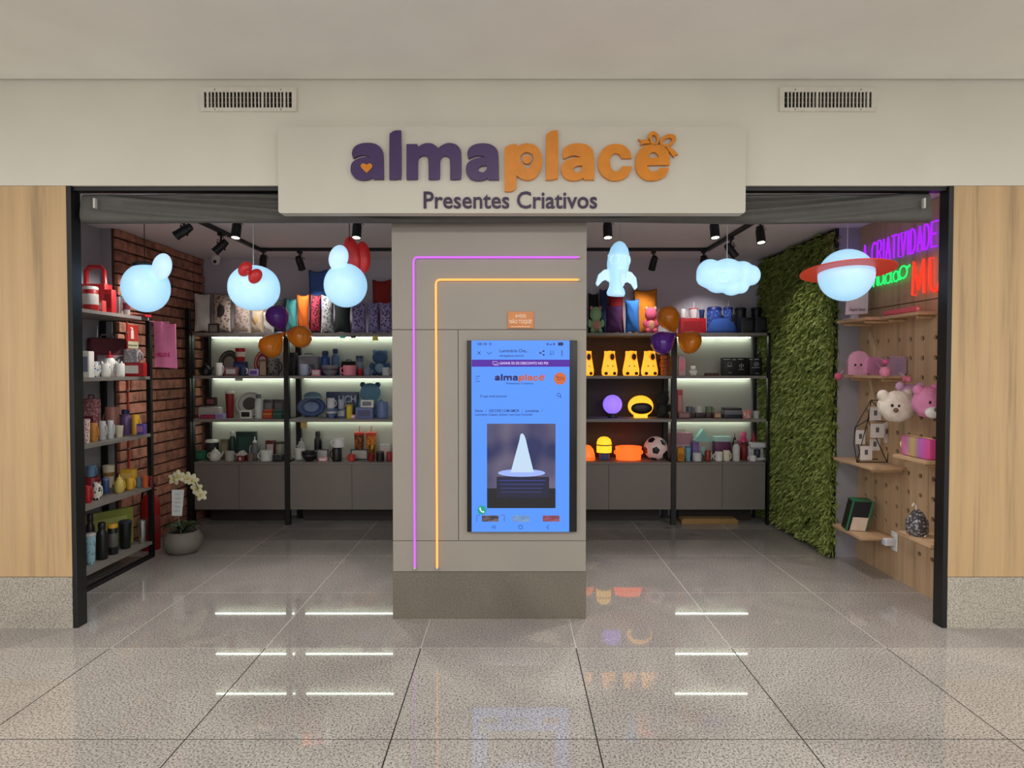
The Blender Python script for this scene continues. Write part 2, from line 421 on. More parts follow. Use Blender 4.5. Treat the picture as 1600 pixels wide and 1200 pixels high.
# neon lines on the pillar
def neon_line(pts, colr, label, e=1.6):
    Yn = PY-.012
    q = [P(a, b_, Yn) for a, b_ in pts]; t = thing('neon_line', (q[-1].x, Yn, q[-1].z), label, 'neon light')
    # rounded corner
    c = q[1]; d0 = (q[0]-c).normalized()*.03; d1 = (q[2]-c).normalized()*.03
    arc = [c+d0*(1-k/4)**2+d1*(k/4)**2 for k in range(5)]
    MB().tube([q[0]]+arc+[q[2]], .0065).build('tube', mat(tuple(v//2 for v in colr), .4, emit=e, ecol=colr), t)
    for e in (q[0], q[2]): MB().ell(e, .009, .009, .009, 10, 6).build('end_cap', mat((200, 190, 190), .4), t)
neon_line([(905, 402), (646, 402), (648, 888)], (172, 84, 200), 'thin purple neon line bent around the pillar, outermost of the two')
neon_line([(905, 437), (681, 437), (683, 888)], (186, 120, 58), 'thin warm orange neon line bent around the pillar beside the screen', 3)
# small notice
t = thing('notice_plate', P(813, 514, PY-.004), 'small orange notice plate with white capitals above the screen', 'notice')
a, b_ = P(793, 514, PY), P(834, 487, PY)
MB().box(a.x, b_.x, PY-.008, PY-.001, a.z+.003, b_.z, .003).build('plate', mat((206, 132, 78), .5), t)
tw = mat((240, 214, 190), .5)
text_px('lettering', 'AVISO:', 805, 822, 491, 496.5, PY-.0085, tw, t, offset=.015)
text_px('lettering', 'NÃO TOQUE!', 796, 831, 498, 506.5, PY-.0085, tw, t, offset=.015)
MB().box(P(798, 0, PY).x, P(829, 0, PY).x, PY-.0088, PY-.008, zpx(511, PY), zpx(510, PY)).build('print_line', tw, t, smooth=False)

# ================================================================ sign board
SY = 3.82
sg = thing('shop_sign', P(800, 333, SY), 'wide cream sign board reading almaplace with purple and orange raised letters', 'sign')
a, b_ = P(435, 333, SY), P(1166, 198, SY)
def rr(xa, xb, za, zb, r, n=5):
    o_ = []
    for cx, cz, a0 in ((xb-r, zb-r, 0), (xa+r, zb-r, 90), (xa+r, za+r, 180), (xb-r, za+r, 270)):
        for k in range(n+1):
            q = math.radians(a0+90*k/n); o_.append((cx+r*math.cos(q), cz+r*math.sin(q)))
    return o_
def extr(pts, Y0, Y1):
    n = len(pts); vs = [(x, Y0, z_) for x, z_ in pts]+[(x, Y1, z_) for x, z_ in pts]
    return MB().add(vs, [tuple(range(n)), tuple(range(n, 2*n))[::-1]]+[(i, (i+1) % n, n+(i+1) % n, n+i) for i in range(n)])
extr(rr(a.x, b_.x, a.z, b_.z, .015), SY, YF-.001).build('board', mat((204, 199, 186), .55, kind='paint'), sg, smooth=False)
A_ = [(522, 240), (535, 205), (570, 183), (620, 176), (670, 184), (705, 212), (717, 255), (720, 403, 1), (656, 403, 1), (650, 391, 1), (630, 403), (590, 409), (545, 398), (518, 365), (514, 330), (525, 298), (560, 275), (600, 265), (637, 263, 1), (600, 252), (565, 257), (530, 273, 1)]
AH = [(1308, 340), (1325, 322), (1362, 316, 1), (1362, 340), (1340, 360), (1318, 355)]
def sh(pts, dx, dy): return [(p[0]+dx, p[1]+dy)+tuple(p[2:]) for p in pts]
def ellp(cx, cy, rx, ry, rot=0, n=20):
    return [(cx+rx*math.cos(2*PI*i/n)*math.cos(rot)-ry*math.sin(2*PI*i/n)*math.sin(rot), cy+rx*math.cos(2*PI*i/n)*math.sin(rot)+ry*math.sin(2*PI*i/n)*math.cos(rot)) for i in range(n)]
PUR = mat((64, 40, 92), .45); ORA = mat((214, 130, 16), .45)
LET = []   # name, colour, outer, holes   in sign pixels (crop x4)
LET.append(('p', smooth_poly(A_), []))
LET.append(('p', smooth_poly([(756, 145), (765, 115), (790, 100), (828, 98, 1), (829, 375), (818, 398), (795, 404), (755, 404, 1)]), []))
LET.append(('p', smooth_poly([(862, 184, 1), (928, 184, 1), (938, 200, 1), (955, 188), (985, 178), (1025, 182), (1061, 208, 1), (1085, 190), (1125, 177), (1170, 186), (1197, 215), (1204, 255), (1203, 385), (1190, 402), (1135, 404, 1), (1133, 290), (1125, 265), (1105, 256), (1085, 263), (1072, 290), (1070, 385), (1058, 402), (1000, 404, 1), (998, 290), (990, 262), (968, 254), (945, 265), (934, 290), (932, 390), (924, 402), (862, 404, 1)]), []))
LET.append(('p', smooth_poly(sh(A_, 719, 3)), [smooth_poly(AH)]))
X2 = 1440
LET.append(('o', smooth_poly(sh([(34, 478, 1), (34, 230), (45, 200), (75, 186), (106, 184, 1), (115, 197, 1), (145, 183), (180, 180), (225, 192), (255, 230), (268, 290), (258, 345), (230, 388), (190, 408), (150, 404), (125, 392), (107, 378, 1), (107, 440), (95, 468), (70, 479)], X2, 0)), [smooth_poly(sh([(130, 280), (140, 250), (172, 234), (205, 248), (215, 280), (200, 310), (178, 338), (150, 312)], X2, 0))]))
LET.append(('o', ellp(174+X2, 280, 27, 27), []))
LET.append(('o', smooth_poly(sh([(293, 150), (305, 118), (330, 101), (366, 99, 1), (367, 370), (355, 398), (330, 406), (292, 407, 1)], X2, 0)), []))
LET.append(('o', smooth_poly(sh(A_, -127+X2, 3)), [smooth_poly(sh(AH, -846+X2, 0))]))
LET.append(('o', smooth_poly(sh([(825, 272, 1), (765, 273, 1), (750, 250), (725, 240), (700, 255), (690, 290), (700, 335), (725, 355), (752, 345), (768, 322, 1), (826, 322, 1), (815, 360), (785, 395), (740, 411), (690, 408), (645, 380), (620, 335), (618, 280), (640, 225), (680, 192), (730, 183), (780, 195), (815, 230)], X2, 0)), []))
LET.append(('o', smooth_poly(sh([(850, 300), (858, 250), (885, 210), (920, 190), (960, 186), (1010, 192), (1045, 215), (1060, 250), (1064, 314, 1), (922, 316, 1), (932, 340), (955, 354), (980, 350), (1002, 332, 1), (1057, 330, 1), (1045, 370), (1010, 400), (960, 411), (910, 405), (870, 375), (852, 335)], X2, 0)), [smooth_poly(sh([(930, 268, 1), (943, 242), (965, 233), (985, 245), (995, 268, 1)], X2, 0))]))
BOW = [(ellp(964+X2, 147, 34, 44, -.25), [ellp(967+X2, 152, 15, 27, -.25)]), (ellp(1052+X2, 161, 54, 36, -.5), [ellp(1048+X2, 166, 32, 18, -.5)]),
       (sh([(866, 152), (890, 158), (935, 150), (945, 180), (900, 182), (880, 190), (886, 172)], X2, 0), []), (sh([(1040, 200), (1060, 200), (1095, 225), (1117, 250), (1094, 252), (1090, 266), (1065, 235)], X2, 0), [])]
HEART = smooth_poly([(575, 318), (590, 302), (612, 312, 1), (633, 302), (648, 318), (636, 338), (612, 361, 1), (588, 338)])
def logo(parent, Y, px_of, thick, mp, mo, heart=True, flat_=False, zoff=0):
    """letters of the shop sign; px_of maps sign pixels to photo pixels"""
    def put(name, outer, holes, m, Yf, th):
        sp = []
        for pts in [outer]+holes:
            q = [P(*px_of(p[0]/4+420, p[1]/4+180), Yf) for p in pts]; sp.append([(v.x, v.z) for v in q])
        me = curve_mesh(sp, th/2)
        for v in me.vertices: v.co = Vector((v.co.x, Yf-v.co.z, v.co.y))-W[parent]
        me.materials.clear(); me.materials.append(m); o_ = link(name, me, parent); W[o_] = W[parent]
    for c_, outer, holes in LET: put('letter', outer, holes, mp if c_ == 'p' else mo, Y, thick)
    for outer, holes in BOW: put('bow', outer, holes, mo, Y, thick)
    if heart: put('heart', HEART, [], mo, Y-thick*.55, thick*.5)
logo(sg, SY-.012, lambda x, y: (x, y), .022, PUR, ORA)
text_px('tagline', 'Presentes Criativos', 662, 933, 299, 326, SY-.004, mat((52, 30, 66), .5), sg, thick=.008, offset=.012)

# ================================================================ canvas roller blind
cv = []; cf = []; NX = 260; NC = 40; cz = (ZH-.028+2.495)/2; hz = (ZH-.028-2.495)/2; cxa, cxb = XL+.05, XR-.10
for i in range(NX+1):
    u = i/NX; x = cxa+(cxb-cxa)*u
    for k in range(NC):
        if k < 30: zz = -1+2*k/29; yy = -(1-abs(zz)**5)**.5
        else: zz = 1-2*(k-29)/(NC-29); yy = (1-abs(zz)**4)**.5
        tt = min(u, 1-u); fold = .002*math.sin(x*5+zz*3)
        for a0, a1, b0, b1, dp in ((.015, .28, .95, -.55, .016), (.03, .42, .98, .0, -.013), (.0, .2, .2, -.9, -.010), (.10, .5, .95, .35, .012), (.02, .36, .6, -.8, .008)):
            if yy < .25 and a0 < tt < a1+.12:
                f_ = (tt-a0)/(a1-a0); zl = b0+(b1-b0)*f_**.8; en = min(1, (tt-a0)/.04)*max(0, min(1, (a1+.12-tt)/.15))
                fold -= 1.7*dp*en*math.exp(-((zz-zl)/.2)**2)
        cv.append((x, min(4.035, max(3.906, 3.985+.032*yy*(1-.35*zz)+fold)), cz+hz*zz+.004*math.sin(x*3.1)))
for i in range(NX):
    for k in range(NC): cf.append((i*NC+k, i*NC+(k+1) % NC, (i+1)*NC+(k+1) % NC, (i+1)*NC+k))
cf += [tuple(range(NC))[::-1], tuple(NX*NC+k for k in range(NC))]
bl = thing('roller_blind', (0, 3.965, cz-hz), 'rolled up grey canvas blind along the top of the shopfront opening', 'blind')
MB().add(cv, cf).build('canvas', mat((88, 86, 83), .7), bl)
for px in (149, 1443):
    q = P(px, 318, 3.93); MB().box(q.x-.006, q.x+.006, 3.915, 3.94, q.z-.03, q.z+.03, .002).build('buckle', mat((200, 198, 192), .4), bl)

# ================================================================ air vents on the fascia
def vent(xa, xb, wide, label):
    q0, q1 = P(xa, 175, YF), P(xb, 137.5, YF); t = thing('air_vent', (q0.x, YF, q0.z), label, 'air vent')
    ix0, ix1, iz0, iz1 = q0.x+.028, q1.x-.028, q0.z+.022, q1.z-.028
    fm = mat((214, 208, 196), .5)
    MB().box(ix0, ix1, YF-.002, YF-.0005, iz0, iz1).build('duct', mat((10, 9, 8), .9), t, smooth=False)
    MB().box(q0.x, q1.x, YF-.012, YF, q0.z, iz0).box(q0.x, q1.x, YF-.012, YF, iz1, q1.z).box(q0.x, ix0, YF-.012, YF, iz0, iz1).box(ix1, q1.x, YF-.012, YF, iz0, iz1).build('frame', fm, t, smooth=False)
    n = 24
    for i in range(1, n):
        x = ix0+(ix1-ix0)*i/n; wd = .0032 if i not in wide else .006
        MB().box(x-wd, x+wd, YF-.014, YF-.003, iz0, iz1).build('slat', fm, t, smooth=False)
    for k in (1, 2):
        zz = iz0+(iz1-iz0)*k/3; MB().box(ix0, ix1, YF-.006, YF-.003, zz-.0015, zz+.0015).build('bar', mat((120, 114, 104), .6), t, smooth=False)
    for fx in (.16, .84):
        for zz in (q0.z+.011, q1.z-.014): MB().disc((q0.x+(q1.x-q0.x)*fx, YF-.0125, zz), .004, .002).build('screw', mat((120, 112, 100), .5), t)
vent(317-4, 464, (1, 16, 22), 'white louvred air vent on the fascia, the one left of the sign')
vent(1217, 1364+4, (9, 23), 'white louvred air vent on the fascia, the one right of the sign')

# ================================================================ screen
sc = thing('display_screen', P(816, 831, PY-.03), 'upright blue lit display screen set into the pillar', 'screen')
YS = PY-.022
a, b_ = P(730, 831, YS), P(902, 532, YS)
MB().box(a.x, b_.x, YS, PY-.001, a.z, b_.z, .003).build('housing', mat((8, 8, 9), .25), sc)
def em(c, e=1.0): return mat((20, 20, 22), .5, emit=e, ecol=c)
def rect(name, xa, xb, ya_, yb_, m, lift, par=None):
    q0, q1 = P(xa, yb_, YS-lift), P(xb, ya_, YS-lift); Yr = YS-lift
    o_ = MB().add([(q0.x, Yr, q0.z), (q1.x, Yr, q0.z), (q1.x, Yr, q1.z), (q0.x, Yr, q1.z), (q0.x, Yr+.0006, q0.z), (q1.x, Yr+.0006, q0.z), (q1.x, Yr+.0006, q1.z), (q0.x, Yr+.0006, q1.z)],
             [(0, 1, 2, 3), (0, 4, 5, 1), (1, 5, 6, 2), (2, 6, 7, 3), (3, 7, 4, 0)]).build(name, m, par or sc, smooth=False); return o_
INK = em((6, 18, 74)); BG = em((78, 142, 246))
glass = rect('lit_page', 737, 890, 532, 831, BG, .0015); W[glass] = W[sc]
def tpx(s, xa, xb, ya_, yb_, m=INK, off=.012, shear=0): return text_px('lettering', s, xa, xb, ya_, yb_, YS-.0026, m, glass, thick=.0003, offset=off, shear=shear)
rect('banner', 737, 890, 562, 573, em((70, 0, 150)), .0022, glass)
tpx('08:18', 746, 760.5, 535.5, 539.5); rect('status_icon', 764, 768, 535.5, 539.5, em((60, 100, 200)), .0024, glass)
rect('battery_icon', 872, 880, 535, 540, INK, .0024, glass)
for k in range(3): rect('signal_icon', 854+k*5, 857+k*5, 536+(k == 1), 539.5, em((40, 70, 160)), .0024, glass)
def stroke_px(pts, wpx, name='icon', m=INK):
    q = [P(x, y, YS-.0028) for x, y in pts]; MB().tube(q, wpx*S_(PY)/2, 5).build(name, m, glass)
def S_(Y): return Y/F
stroke_px([(746, 549), (751, 554)], .8); stroke_px([(751, 549), (746, 554)], .8); stroke_px([(761, 550), (764.5, 553.5), (768, 550)], .9)
tpx('Luminária Cha...', 780.5, 826, 545.5, 550.5); tpx('almaplace.com.br', 780.5, 819, 554, 558.5)
stroke_px([(849.5, 548.5), (844, 551.5), (849.5, 554.5)], .8)
for q in ((849.5, 548.5), (844, 551.5), (849.5, 554.5)): MB().disc(P(q[0], q[1], YS-.003), .0055, .001).build('icon', INK, glass)
stroke_px([(860, 554.5), (860, 548), (865, 548), (865, 554.5), (862.5, 552), (860, 554.5)], .8)
for y in (548.5, 551.5, 554.5): MB().disc(P(878, y, YS-.003), .004, .001).build('icon', INK, glass)
WT = em((225, 200, 250)); tpx('GANHE 5% DE DESCONTO NO PIX', 781, 857, 565.5, 569.5, WT)
stroke_px([(770, 565), (777, 565), (777, 569), (770, 569), (770, 565)], .6, m=WT); stroke_px([(772, 570.5), (779, 570.5), (779, 566.5)], .6, m=WT)
logo(glass, YS-.003, lambda x, y: (773+(x-548)*.1553, 584.5+(y-206)*.135), .0006, em((20, 6, 84)), em((186, 84, 34)), heart=False)
tpx('Presentes Criativos', 791, 833, 597.5, 600.5)
for y in (588, 592, 596): stroke_px([(743, y), (750 if y != 592 else 747, y)], .8)
MB().disc(P(875, 591.5, YS-.003), .039, .0012).build('cart_button', em((196, 96, 50)), glass)
for q in ([(868, 587.5), (870.5, 588), (872, 593.5), (877, 593.5)], [(871, 589.5), (877.5, 589.5), (876.5, 592.5)]):
    MB().tube([P(x, y, YS-.0045) for x, y in q], .0018, 5).build('icon', em((110, 30, 20)), glass)
tpx0 = text_px('lettering', '0', 879, 881.5, 589, 594, YS-.0042, em((110, 30, 20)), glass, thick=.0003, offset=.01)
tpx('O que você procura?', 750, 792, 617, 622)
MB().tube([P(873+2.6*math.cos(k*PI/6), 617+2.6*math.sin(k*PI/6), YS-.003) for k in range(12)], .0016, 5, True).build('icon', INK, glass); stroke_px([(875, 619), (877.5, 621.5)], .9)
tpx('Home   /   DECORE COM AMOR   /   Luminárias   /', 742, 848, 639.5, 644, INK, .012, .25); tpx('Luminária Chapéu Seletor com Led Colorido', 742, 832, 646, 650.5, INK, .012, .25)
# product photo on the page: a plain pointed glowing lamp on dark books
def blend(name, xa, xb, ya_, yb_, ca, cb, lift):
    o_ = rect(name, xa, xb, ya_, yb_, em(ca), lift, glass)
    m = bpy.data.materials.new('picture'); m.use_nodes = True; nt = m.node_tree; b0 = nt.nodes['Principled BSDF']
    tc = nt.nodes.new('ShaderNodeTexCoord'); n = nt.nodes.new('ShaderNodeTexNoise'); n.inputs['Scale'].default_value = 2.2; n.inputs['Detail'].default_value = 1
    r = nt.nodes.new('ShaderNodeValToRGB'); r.color_ramp.elements[0].position = .35; r.color_ramp.elements[0].color = lin(ca)+(1,); r.color_ramp.elements[1].position = .65; r.color_ramp.elements[1].color = lin(cb)+(1,)
    nt.links.new(tc.outputs['Generated'], n.inputs['Vector']); nt.links.new(n.outputs['Fac'], r.inputs[0]); nt.links.new(r.outputs[0], b0.inputs['Emission Color'])
    b0.inputs['Base Color'].default_value = (.01, .01, .01, 1); b0.inputs['Emission Strength'].default_value = 1
    o_.data.materials[0] = m; return o_
pic = blend('product_picture', 761, 868, 662, 794, (20, 28, 82), (96, 88, 112), .0022); W[pic] = W[sc]
rect('picture_detail', 761, 868, 763, 794, em((8, 8, 14)), .0026, pic)
rect('picture_detail', 776, 858, 745, 778, em((14, 16, 48)), .003, pic)
for k, y in enumerate((750, 756, 762, 768)): rect('picture_detail', 780+k, 852-2*k, y, y+1.6, em((40, 50, 130-12*k)), .0034, pic)
def poly_px(pts, m, lift, name='picture_detail'):
    q = [P(x, y, YS-lift) for x, y in pts]; me = curve_mesh([[(v.x, v.z) for v in q]], .0002)
    for v in me.vertices: v.co = Vector((v.co.x, YS-lift-v.co.z, v.co.y))-W[sc]
    me.materials.clear(); me.materials.append(m); o_ = link(name, me, pic); W[o_] = W[sc]
poly_px(ellp(815, 739, 37, 6), em((150, 172, 240)), .0036)
poly_px(smooth_poly([(798, 738, 1), (805, 712), (811, 690), (814, 678), (820, 682), (826, 706), (834, 738, 1)]), em((186, 210, 232)), .004)
MB().disc(P(753, 797, YS-.003), .0285, .0012).build('chat_button', em((14, 150, 130)), glass)
MB().tube([P(750, 793.5, YS-.0042), P(750.6, 797, YS-.0042), P(753, 799.6, YS-.0042), P(756.4, 800, YS-.0042)], [.005, .0032, .0032, .005], 6).build('icon', em((225, 245, 240)), glass)
poly_px([(746.5, 803), (748, 798), (751.5, 802)], em((14, 150, 130)), .003)
for (xa, xb, ca, cb) in ((753, 779, (40, 32, 48), (110, 92, 90)), (801, 827, (90, 130, 180), (120, 150, 190)), (848, 874, (110, 50, 70), (150, 80, 90))):
    blend('thumbnail', xa, xb, 805.5, 815, ca, cb, .0022)
stroke_px([(745, 815), (745, 805), (750, 805)], .7); stroke_px([(782, 805), (788, 805), (788, 815)], .7)
for k in range(3): stroke_px([(769+2.4*k, 821), (769+2.4*k, 826)], .8)
MB().tube([P(813.5+3*math.cos(k*PI/6), 823.5+3*math.sin(k*PI/6), YS-.003) for k in range(12)], .0017, 5, True).build('icon', INK, glass)
stroke_px([(857.5, 820.5), (854, 823.5), (857.5, 826.5)], .9)

# ================================================================ track lighting
RZ = ZS-.03
tr = thing('ceiling_track', (-2.46, 5.5, RZ), 'black lighting track running in a rectangle under the shop ceiling', 'lighting track')
for (xa, xb, ya_, yb_) in ((-2.477, -2.443, 4.75, 6.29), (1.893, 1.927, 4.75, 6.29), (-2.443, 1.893, 6.256, 6.29), (-2.443, 1.893, 4.75, 4.784)):
    MB().box(xa, xb, ya_, yb_, RZ, ZS-.0005).build('rail', M_BLACK, tr, smooth=False)
def spot(x, y, aim, label, power=46, lit=True):
    t = thing('track_spotlight', (x, y, RZ), label, 'spotlight', 'black track spotlights')
    d = Vector(aim).normalized(); c0 = Vector((x, y, RZ-.11))
    MB().box(x-.02, x+.02, y-.03, y+.03, RZ-.024, RZ-.0005, .004).build('adapter', M_BLACK, t)
    MB().tube([(x, y, RZ-.024), (x, y, RZ-.07)], .009).build('stem', M_BLACK, t)
    R = d.to_track_quat('Z', 'X').to_matrix()
    sd = R @ Vector((1, 0, 0))
    MB().tube([c0+sd*.042-d*.0, c0+sd*.042+Vector((0, 0, .028)), Vector((x, y, RZ-.068)), c0-sd*.042+Vector((0, 0, .028)), c0-sd*.042], .004, 6).build('bracket', M_BLACK, t)
    body = MB().lathe([(.018, -.065), (.028, -.058), (.031, -.03), (.034, -.028), (.034, .062), (.036, .064), (.036, .075), (.030, .075), (.029, .066)], n=18).xf(Matrix.Translation(c0) @ R.to_4x4())
    body.build('body', M_BLACK, t)
    for q in (-1, 1): MB().ell(c0+sd*.039*q, .008, .008, .008, 8, 6).build('knob', M_BLACK, t)
    MB().lathe([(.001, .066), (.029, .066), (.029, .068), (.001, .0685)], n=18).xf(Matrix.Translation(c0) @ R.to_4x4()).build('lens', M_LENS if lit else mat((60, 60, 60), .2), t)
    MB().tube([(x+.012, y, RZ-.03), c0+Vector((.05, 0, .03)), c0-d*.06], .003, 5).build('cable', M_BLACK, t)
    l = bpy.data.lights.new('spot_beam', 'SPOT'); l.energy = power; l.spot_size = math.radians(75); l.spot_blend = .7; l.color = (1, .95, .92); l.shadow_soft_size = .03
    lo = bpy.data.objects.new('spot_beam', l); col.objects.link(lo); lo.parent = t; lo.location = c0+d*.085-W[t]; lo.rotation_euler = (-d).to_track_quat('Z', 'Y').to_euler()
spot(-2.46, 4.83, (-.8, -.1, -.55), 'black track spotlight nearest the left front, tilted towards the left rack', 20)
spot(-2.46, 5.44, (-.7, -.2, -.75), 'black track spotlight tilted left above the white globe and bow lamps')
spot(-2.04, 4.767, (0, -.28, -1), 'black downward track spotlight above the lamp with the red bow')
spot(-1.148, 4.767, (0, -.28, -1), 'black downward track spotlight above the globe lamp with red leaves')
spot(.708, 4.767, (0, -.28, -1), 'black downward track spotlight just right of the pillar above the rocket')
spot(1.50, 4.767, (0, -.28, -1), 'black downward track spotlight left of the cloud lamp cord')
spot(1.91, 4.95, (0, -.28, -1), 'black downward track spotlight right of the cloud lamp beside the leaf wall')
spot(-2.07, 6.273, (.1, .55, -.8), 'black track spotlight on the back rail pointing at the left cushions', 15, False)
spot(-2.40, 6.2, (-.3, .6, -.8), 'black track spotlight in the left back corner of the track', 15, False)
spot(1.38, 6.273, (-.1, .55, -.8), 'black track spotlight on the back rail above the orange cushion', 15, False)
spot(1.91, 5.62, (.6, .1, -.7), 'black track spotlight tilted right behind the cloud lamp', 15, False)
spot(1.86, 6.24, (.2, .6, -.8), 'black track spotlight in the right back corner of the track', 15, False)
t = thing('security_camera', (-2.9, 6.3, ZS), 'small white dome security camera on the shop ceiling by the brick wall', 'camera')
q = P(337, 407, 6.75); c0 = Vector((q.x, 6.75, ZS)); t.location = c0; W[t] = c0
MB().lathe([(.045, 0), (.045, -.03), (.04, -.035)], c0, 20).build('base', M_WHITE, t); MB().ell(c0+Vector((0, 0, -.05)), .042, .042, .04).build('dome', M_WHITE, t); MB().ell(c0+Vector((.006, -.028, -.056)), .02, .018, .02, 12, 8).build('lens', M_BLACK, t)

# ================================================================ hanging lamps
HY = 4.4
def cord(t, px, ytop_obj, m=None, r=.003):
    q = P(px, ytop_obj, HY); MB().tube([q, (q.x, HY, ZS-.02)], r, 6).build('cord', m or M_BLACK, t)
    MB().lathe([(.035, -.02), (.035, -.001)], (q.x, HY, ZS), 16).build('ceiling_rose', m or M_BLACK, t)
def K(px): return px*S_(HY)
def leaf(name, t, px, py, rx, ry, tilt, m, dy=0, th=.03):
    c = P(px, py, HY+dy); MB().ell(c, K(rx), th, K(ry), 20, 12, Matrix.Rotation(tilt, 3, 'Y')).build(name, m, t)
t = thing('pendant_lamp', P(228, 488, HY), 'glowing white globe lamp with black cap, leftmost of the hanging lamps', 'lamp')
c = P(228, 450, HY); MB().ell(c, K(34.5), K(34.5), K(37.5), 32, 20).build('globe', M_GLOW, t)
c = P(224, 413, HY); MB().lathe([(.07, -.02), (.075, .0), (.05, .015), (.012, .02)], c, 20).build('cap', M_BLACK, t)
leaf('leaf', t, 253, 417, 15, 21, .25, M_GLOW2, -.09); cord(t, 226, 410)
RED = mat((190, 36, 38), .4, emit=.10, ecol=(200, 30, 30))
def bow(t, px, py, s, tilt, dy):
    c = P(px, py, HY+dy); R = Matrix.Rotation(tilt, 3, 'Y')
    for q in (-1, 1): MB().ell(c+R @ Vector((q*K(s*.62), 0, 0)), K(s*.62), .035, K(s*.82), 16, 10, R).build('bow_loop', RED, t)
    MB().ell(c+R @ Vector((0, -.015, 0)), K(s*.28), .035, K(s*.32), 14, 8, R).build('bow_knot', RED, t)
t = thing('pendant_lamp', P(397, 486, HY), 'wide oval glowing white lamp with a red bow on top', 'lamp')
c = P(397, 450, HY); MB().ell(c, K(38.5), K(34), K(35), 32, 20, None, .93).build('globe', M_GLOW, t); bow(t, 391, 426, 15, .62, -.145); cord(t, 396, 416, mat((200, 200, 200), .5))
t = thing('pendant_lamp', P(540, 480, HY), 'glowing white globe lamp with large red lobes rising behind it, nearest the pillar', 'lamp')
c = P(540, 446, HY); MB().ell(c, K(33), K(33), K(34), 32, 20).build('globe', M_GLOW, t)
leaf('leaf', t, 529, 403, 15, 20, .25, M_GLOW2, -.08)
leaf('red_leaf', t, 551, 396, 12, 27, -.25, RED, .02); leaf('red_leaf', t, 567, 402, 12, 25, -.05, RED, .04); cord(t, 546, 380)
# rocket
t = thing('rocket_lamp', P(967, 476, HY), 'glowing white rocket shaped hanging lamp with fins and round windows', 'lamp')
cb_ = P(962, 462, HY); TL = Matrix.Translation(cb_) @ Matrix.Rotation(.075, 4, 'Y')
prof = [(0, 0), (13, 0), (14.5, 4), (13, 9), (10, 14), (13, 24), (16, 38), (17.5, 50), (16.5, 62), (13.5, 73), (8, 81), (3, 84), (0, 84.5)]
MB().lathe([(K(r), K(z_)) for r, z_ in prof], n=28).xf(TL).build('hull', M_GLOW, t)
MB().lathe([(K(17.2), K(60)), (K(17.6), K(61)), (K(17.0), K(62))], n=28).xf(TL).build('seam', M_GLOW2, t)
for k in range(4):
    a = math.radians(8+90*k); pr = [(12, 40), (22, 38), (30, 30), (33, 16), (30, 12), (24, 20), (18, 23), (11, 20)]
    q = []
    for th in (-2.6, 2.6):
        for r, z_ in pr: q.append((K(r)*math.cos(a)-K(th)*math.sin(a), K(r)*math.sin(a)+K(th)*math.cos(a), K(z_)))
    n = len(pr); MB().add(q, [tuple(range(n)), tuple(range(n, 2*n))[::-1]]+[(i, (i+1) % n, n+(i+1) % n, n+i) for i in range(n)]).xf(TL).build('fin', M_GLOW2, t, smooth=False)
for a in (-125, -40, 100):
    a = math.radians(a); c = Vector((K(16.5)*math.cos(a), K(16.5)*math.sin(a), K(54))); R = Matrix.Rotation(a, 3, 'Z')
    MB().tube([c+R @ Vector((0, K(6)*math.cos(u*PI/8), K(7)*math.sin(u*PI/8))) for u in range(16)], .006, 6, True).xf(TL).build('window_ring', M_GLOW2, t)
cord(t, 968, 379, mat((160, 160, 160), .5), .0015)
# cloud
t = thing('cloud_lamp', P(1137, 462, HY), 'puffy glowing white cloud shaped hanging lamp', 'lamp'); cm = MB()
for px, py, rx, rz in ((1109, 428, 22, 23), (1136, 428, 28, 24), (1160, 428, 20, 20), (1174, 430, 15, 16), (1122, 440, 22, 18), (1143, 445, 19, 17), (1158, 446, 13, 13), (1101, 434, 14, 14)):
    cm.ell(P(px, py, HY), K(rx*.95), K(rx*.8), K(rz), 20, 12)
co = cm.build('cloud', M_GLOW, t)
rm = co.modifiers.new('remesh', 'REMESH'); rm.mode = 'VOXEL'; rm.voxel_size = .009; rm.use_smooth_shade = True
sm = co.modifiers.new('smooth', 'SMOOTH'); sm.iterations = 6
MB().tube([P(1130+9*math.cos(u*PI/8), 432+9*math.sin(u*PI/8), HY-K(23)) for u in range(16)], .006, 6, True).build('fitting_ring', M_GLOW2, t)
cord(t, 1136, 406, mat((215, 215, 215), .5))
# planet
t = thing('planet_lamp', P(1323, 471, HY), 'glowing white globe lamp with a flat red ring around it', 'lamp')
c = P(1322, 430, HY); MB().ell(c, K(40.5), K(40.5), K(40), 36, 22).build('globe', M_GLOW, t)
c2_ = P(1324, 424, HY); MB().lathe([(K(43), -.006), (K(68), -.004), (K(68), .004), (K(43), .006), (K(43), -.006)], n=64).xf(Matrix.Translation(c2_) @ Matrix.Rotation(math.radians(-7), 4, 'X')).build('ring', mat((206, 66, 48), .4, emit=.28, ecol=(206, 60, 40)), t)
cord(t, 1324, 392, mat((215, 215, 215), .5), .002)

# ================================================================ neon words on the pegboard wall
def neon(label, words, colr, group=None, rad=.0065, e=4):
    """words: list of (polylines in (u along the wall, v up)), u measured from the far end"""
    t = thing('neon_sign', (2.90, words[0][1], words[0][2]), label, 'neon sign', group); m = mat(tuple(v//2 for v in colr), .4, emit=e, ecol=colr)
    for strokes, yy, zz, su, sv in words:
        mb = MB()
        for s_ in strokes: mb.tube([(2.885, yy-u*su, zz+v*sv) for u, v in s_], rad, 6)
        for s_ in strokes[:1]: mb.tube([(2.885, yy-s_[0][0]*su, zz+s_[0][1]*sv), (2.9075, yy-s_[0][0]*su, zz+s_[0][1]*sv)], .003, 5)
        mb.build('letter', m, t)
def arc(cx, cy, rx, ry, a0, a1, n=10): return [(cx+rx*math.cos(math.radians(a0+(a1-a0)*k/n)), cy+ry*math.sin(math.radians(a0+(a1-a0)*k/n))) for k in range(n+1)]
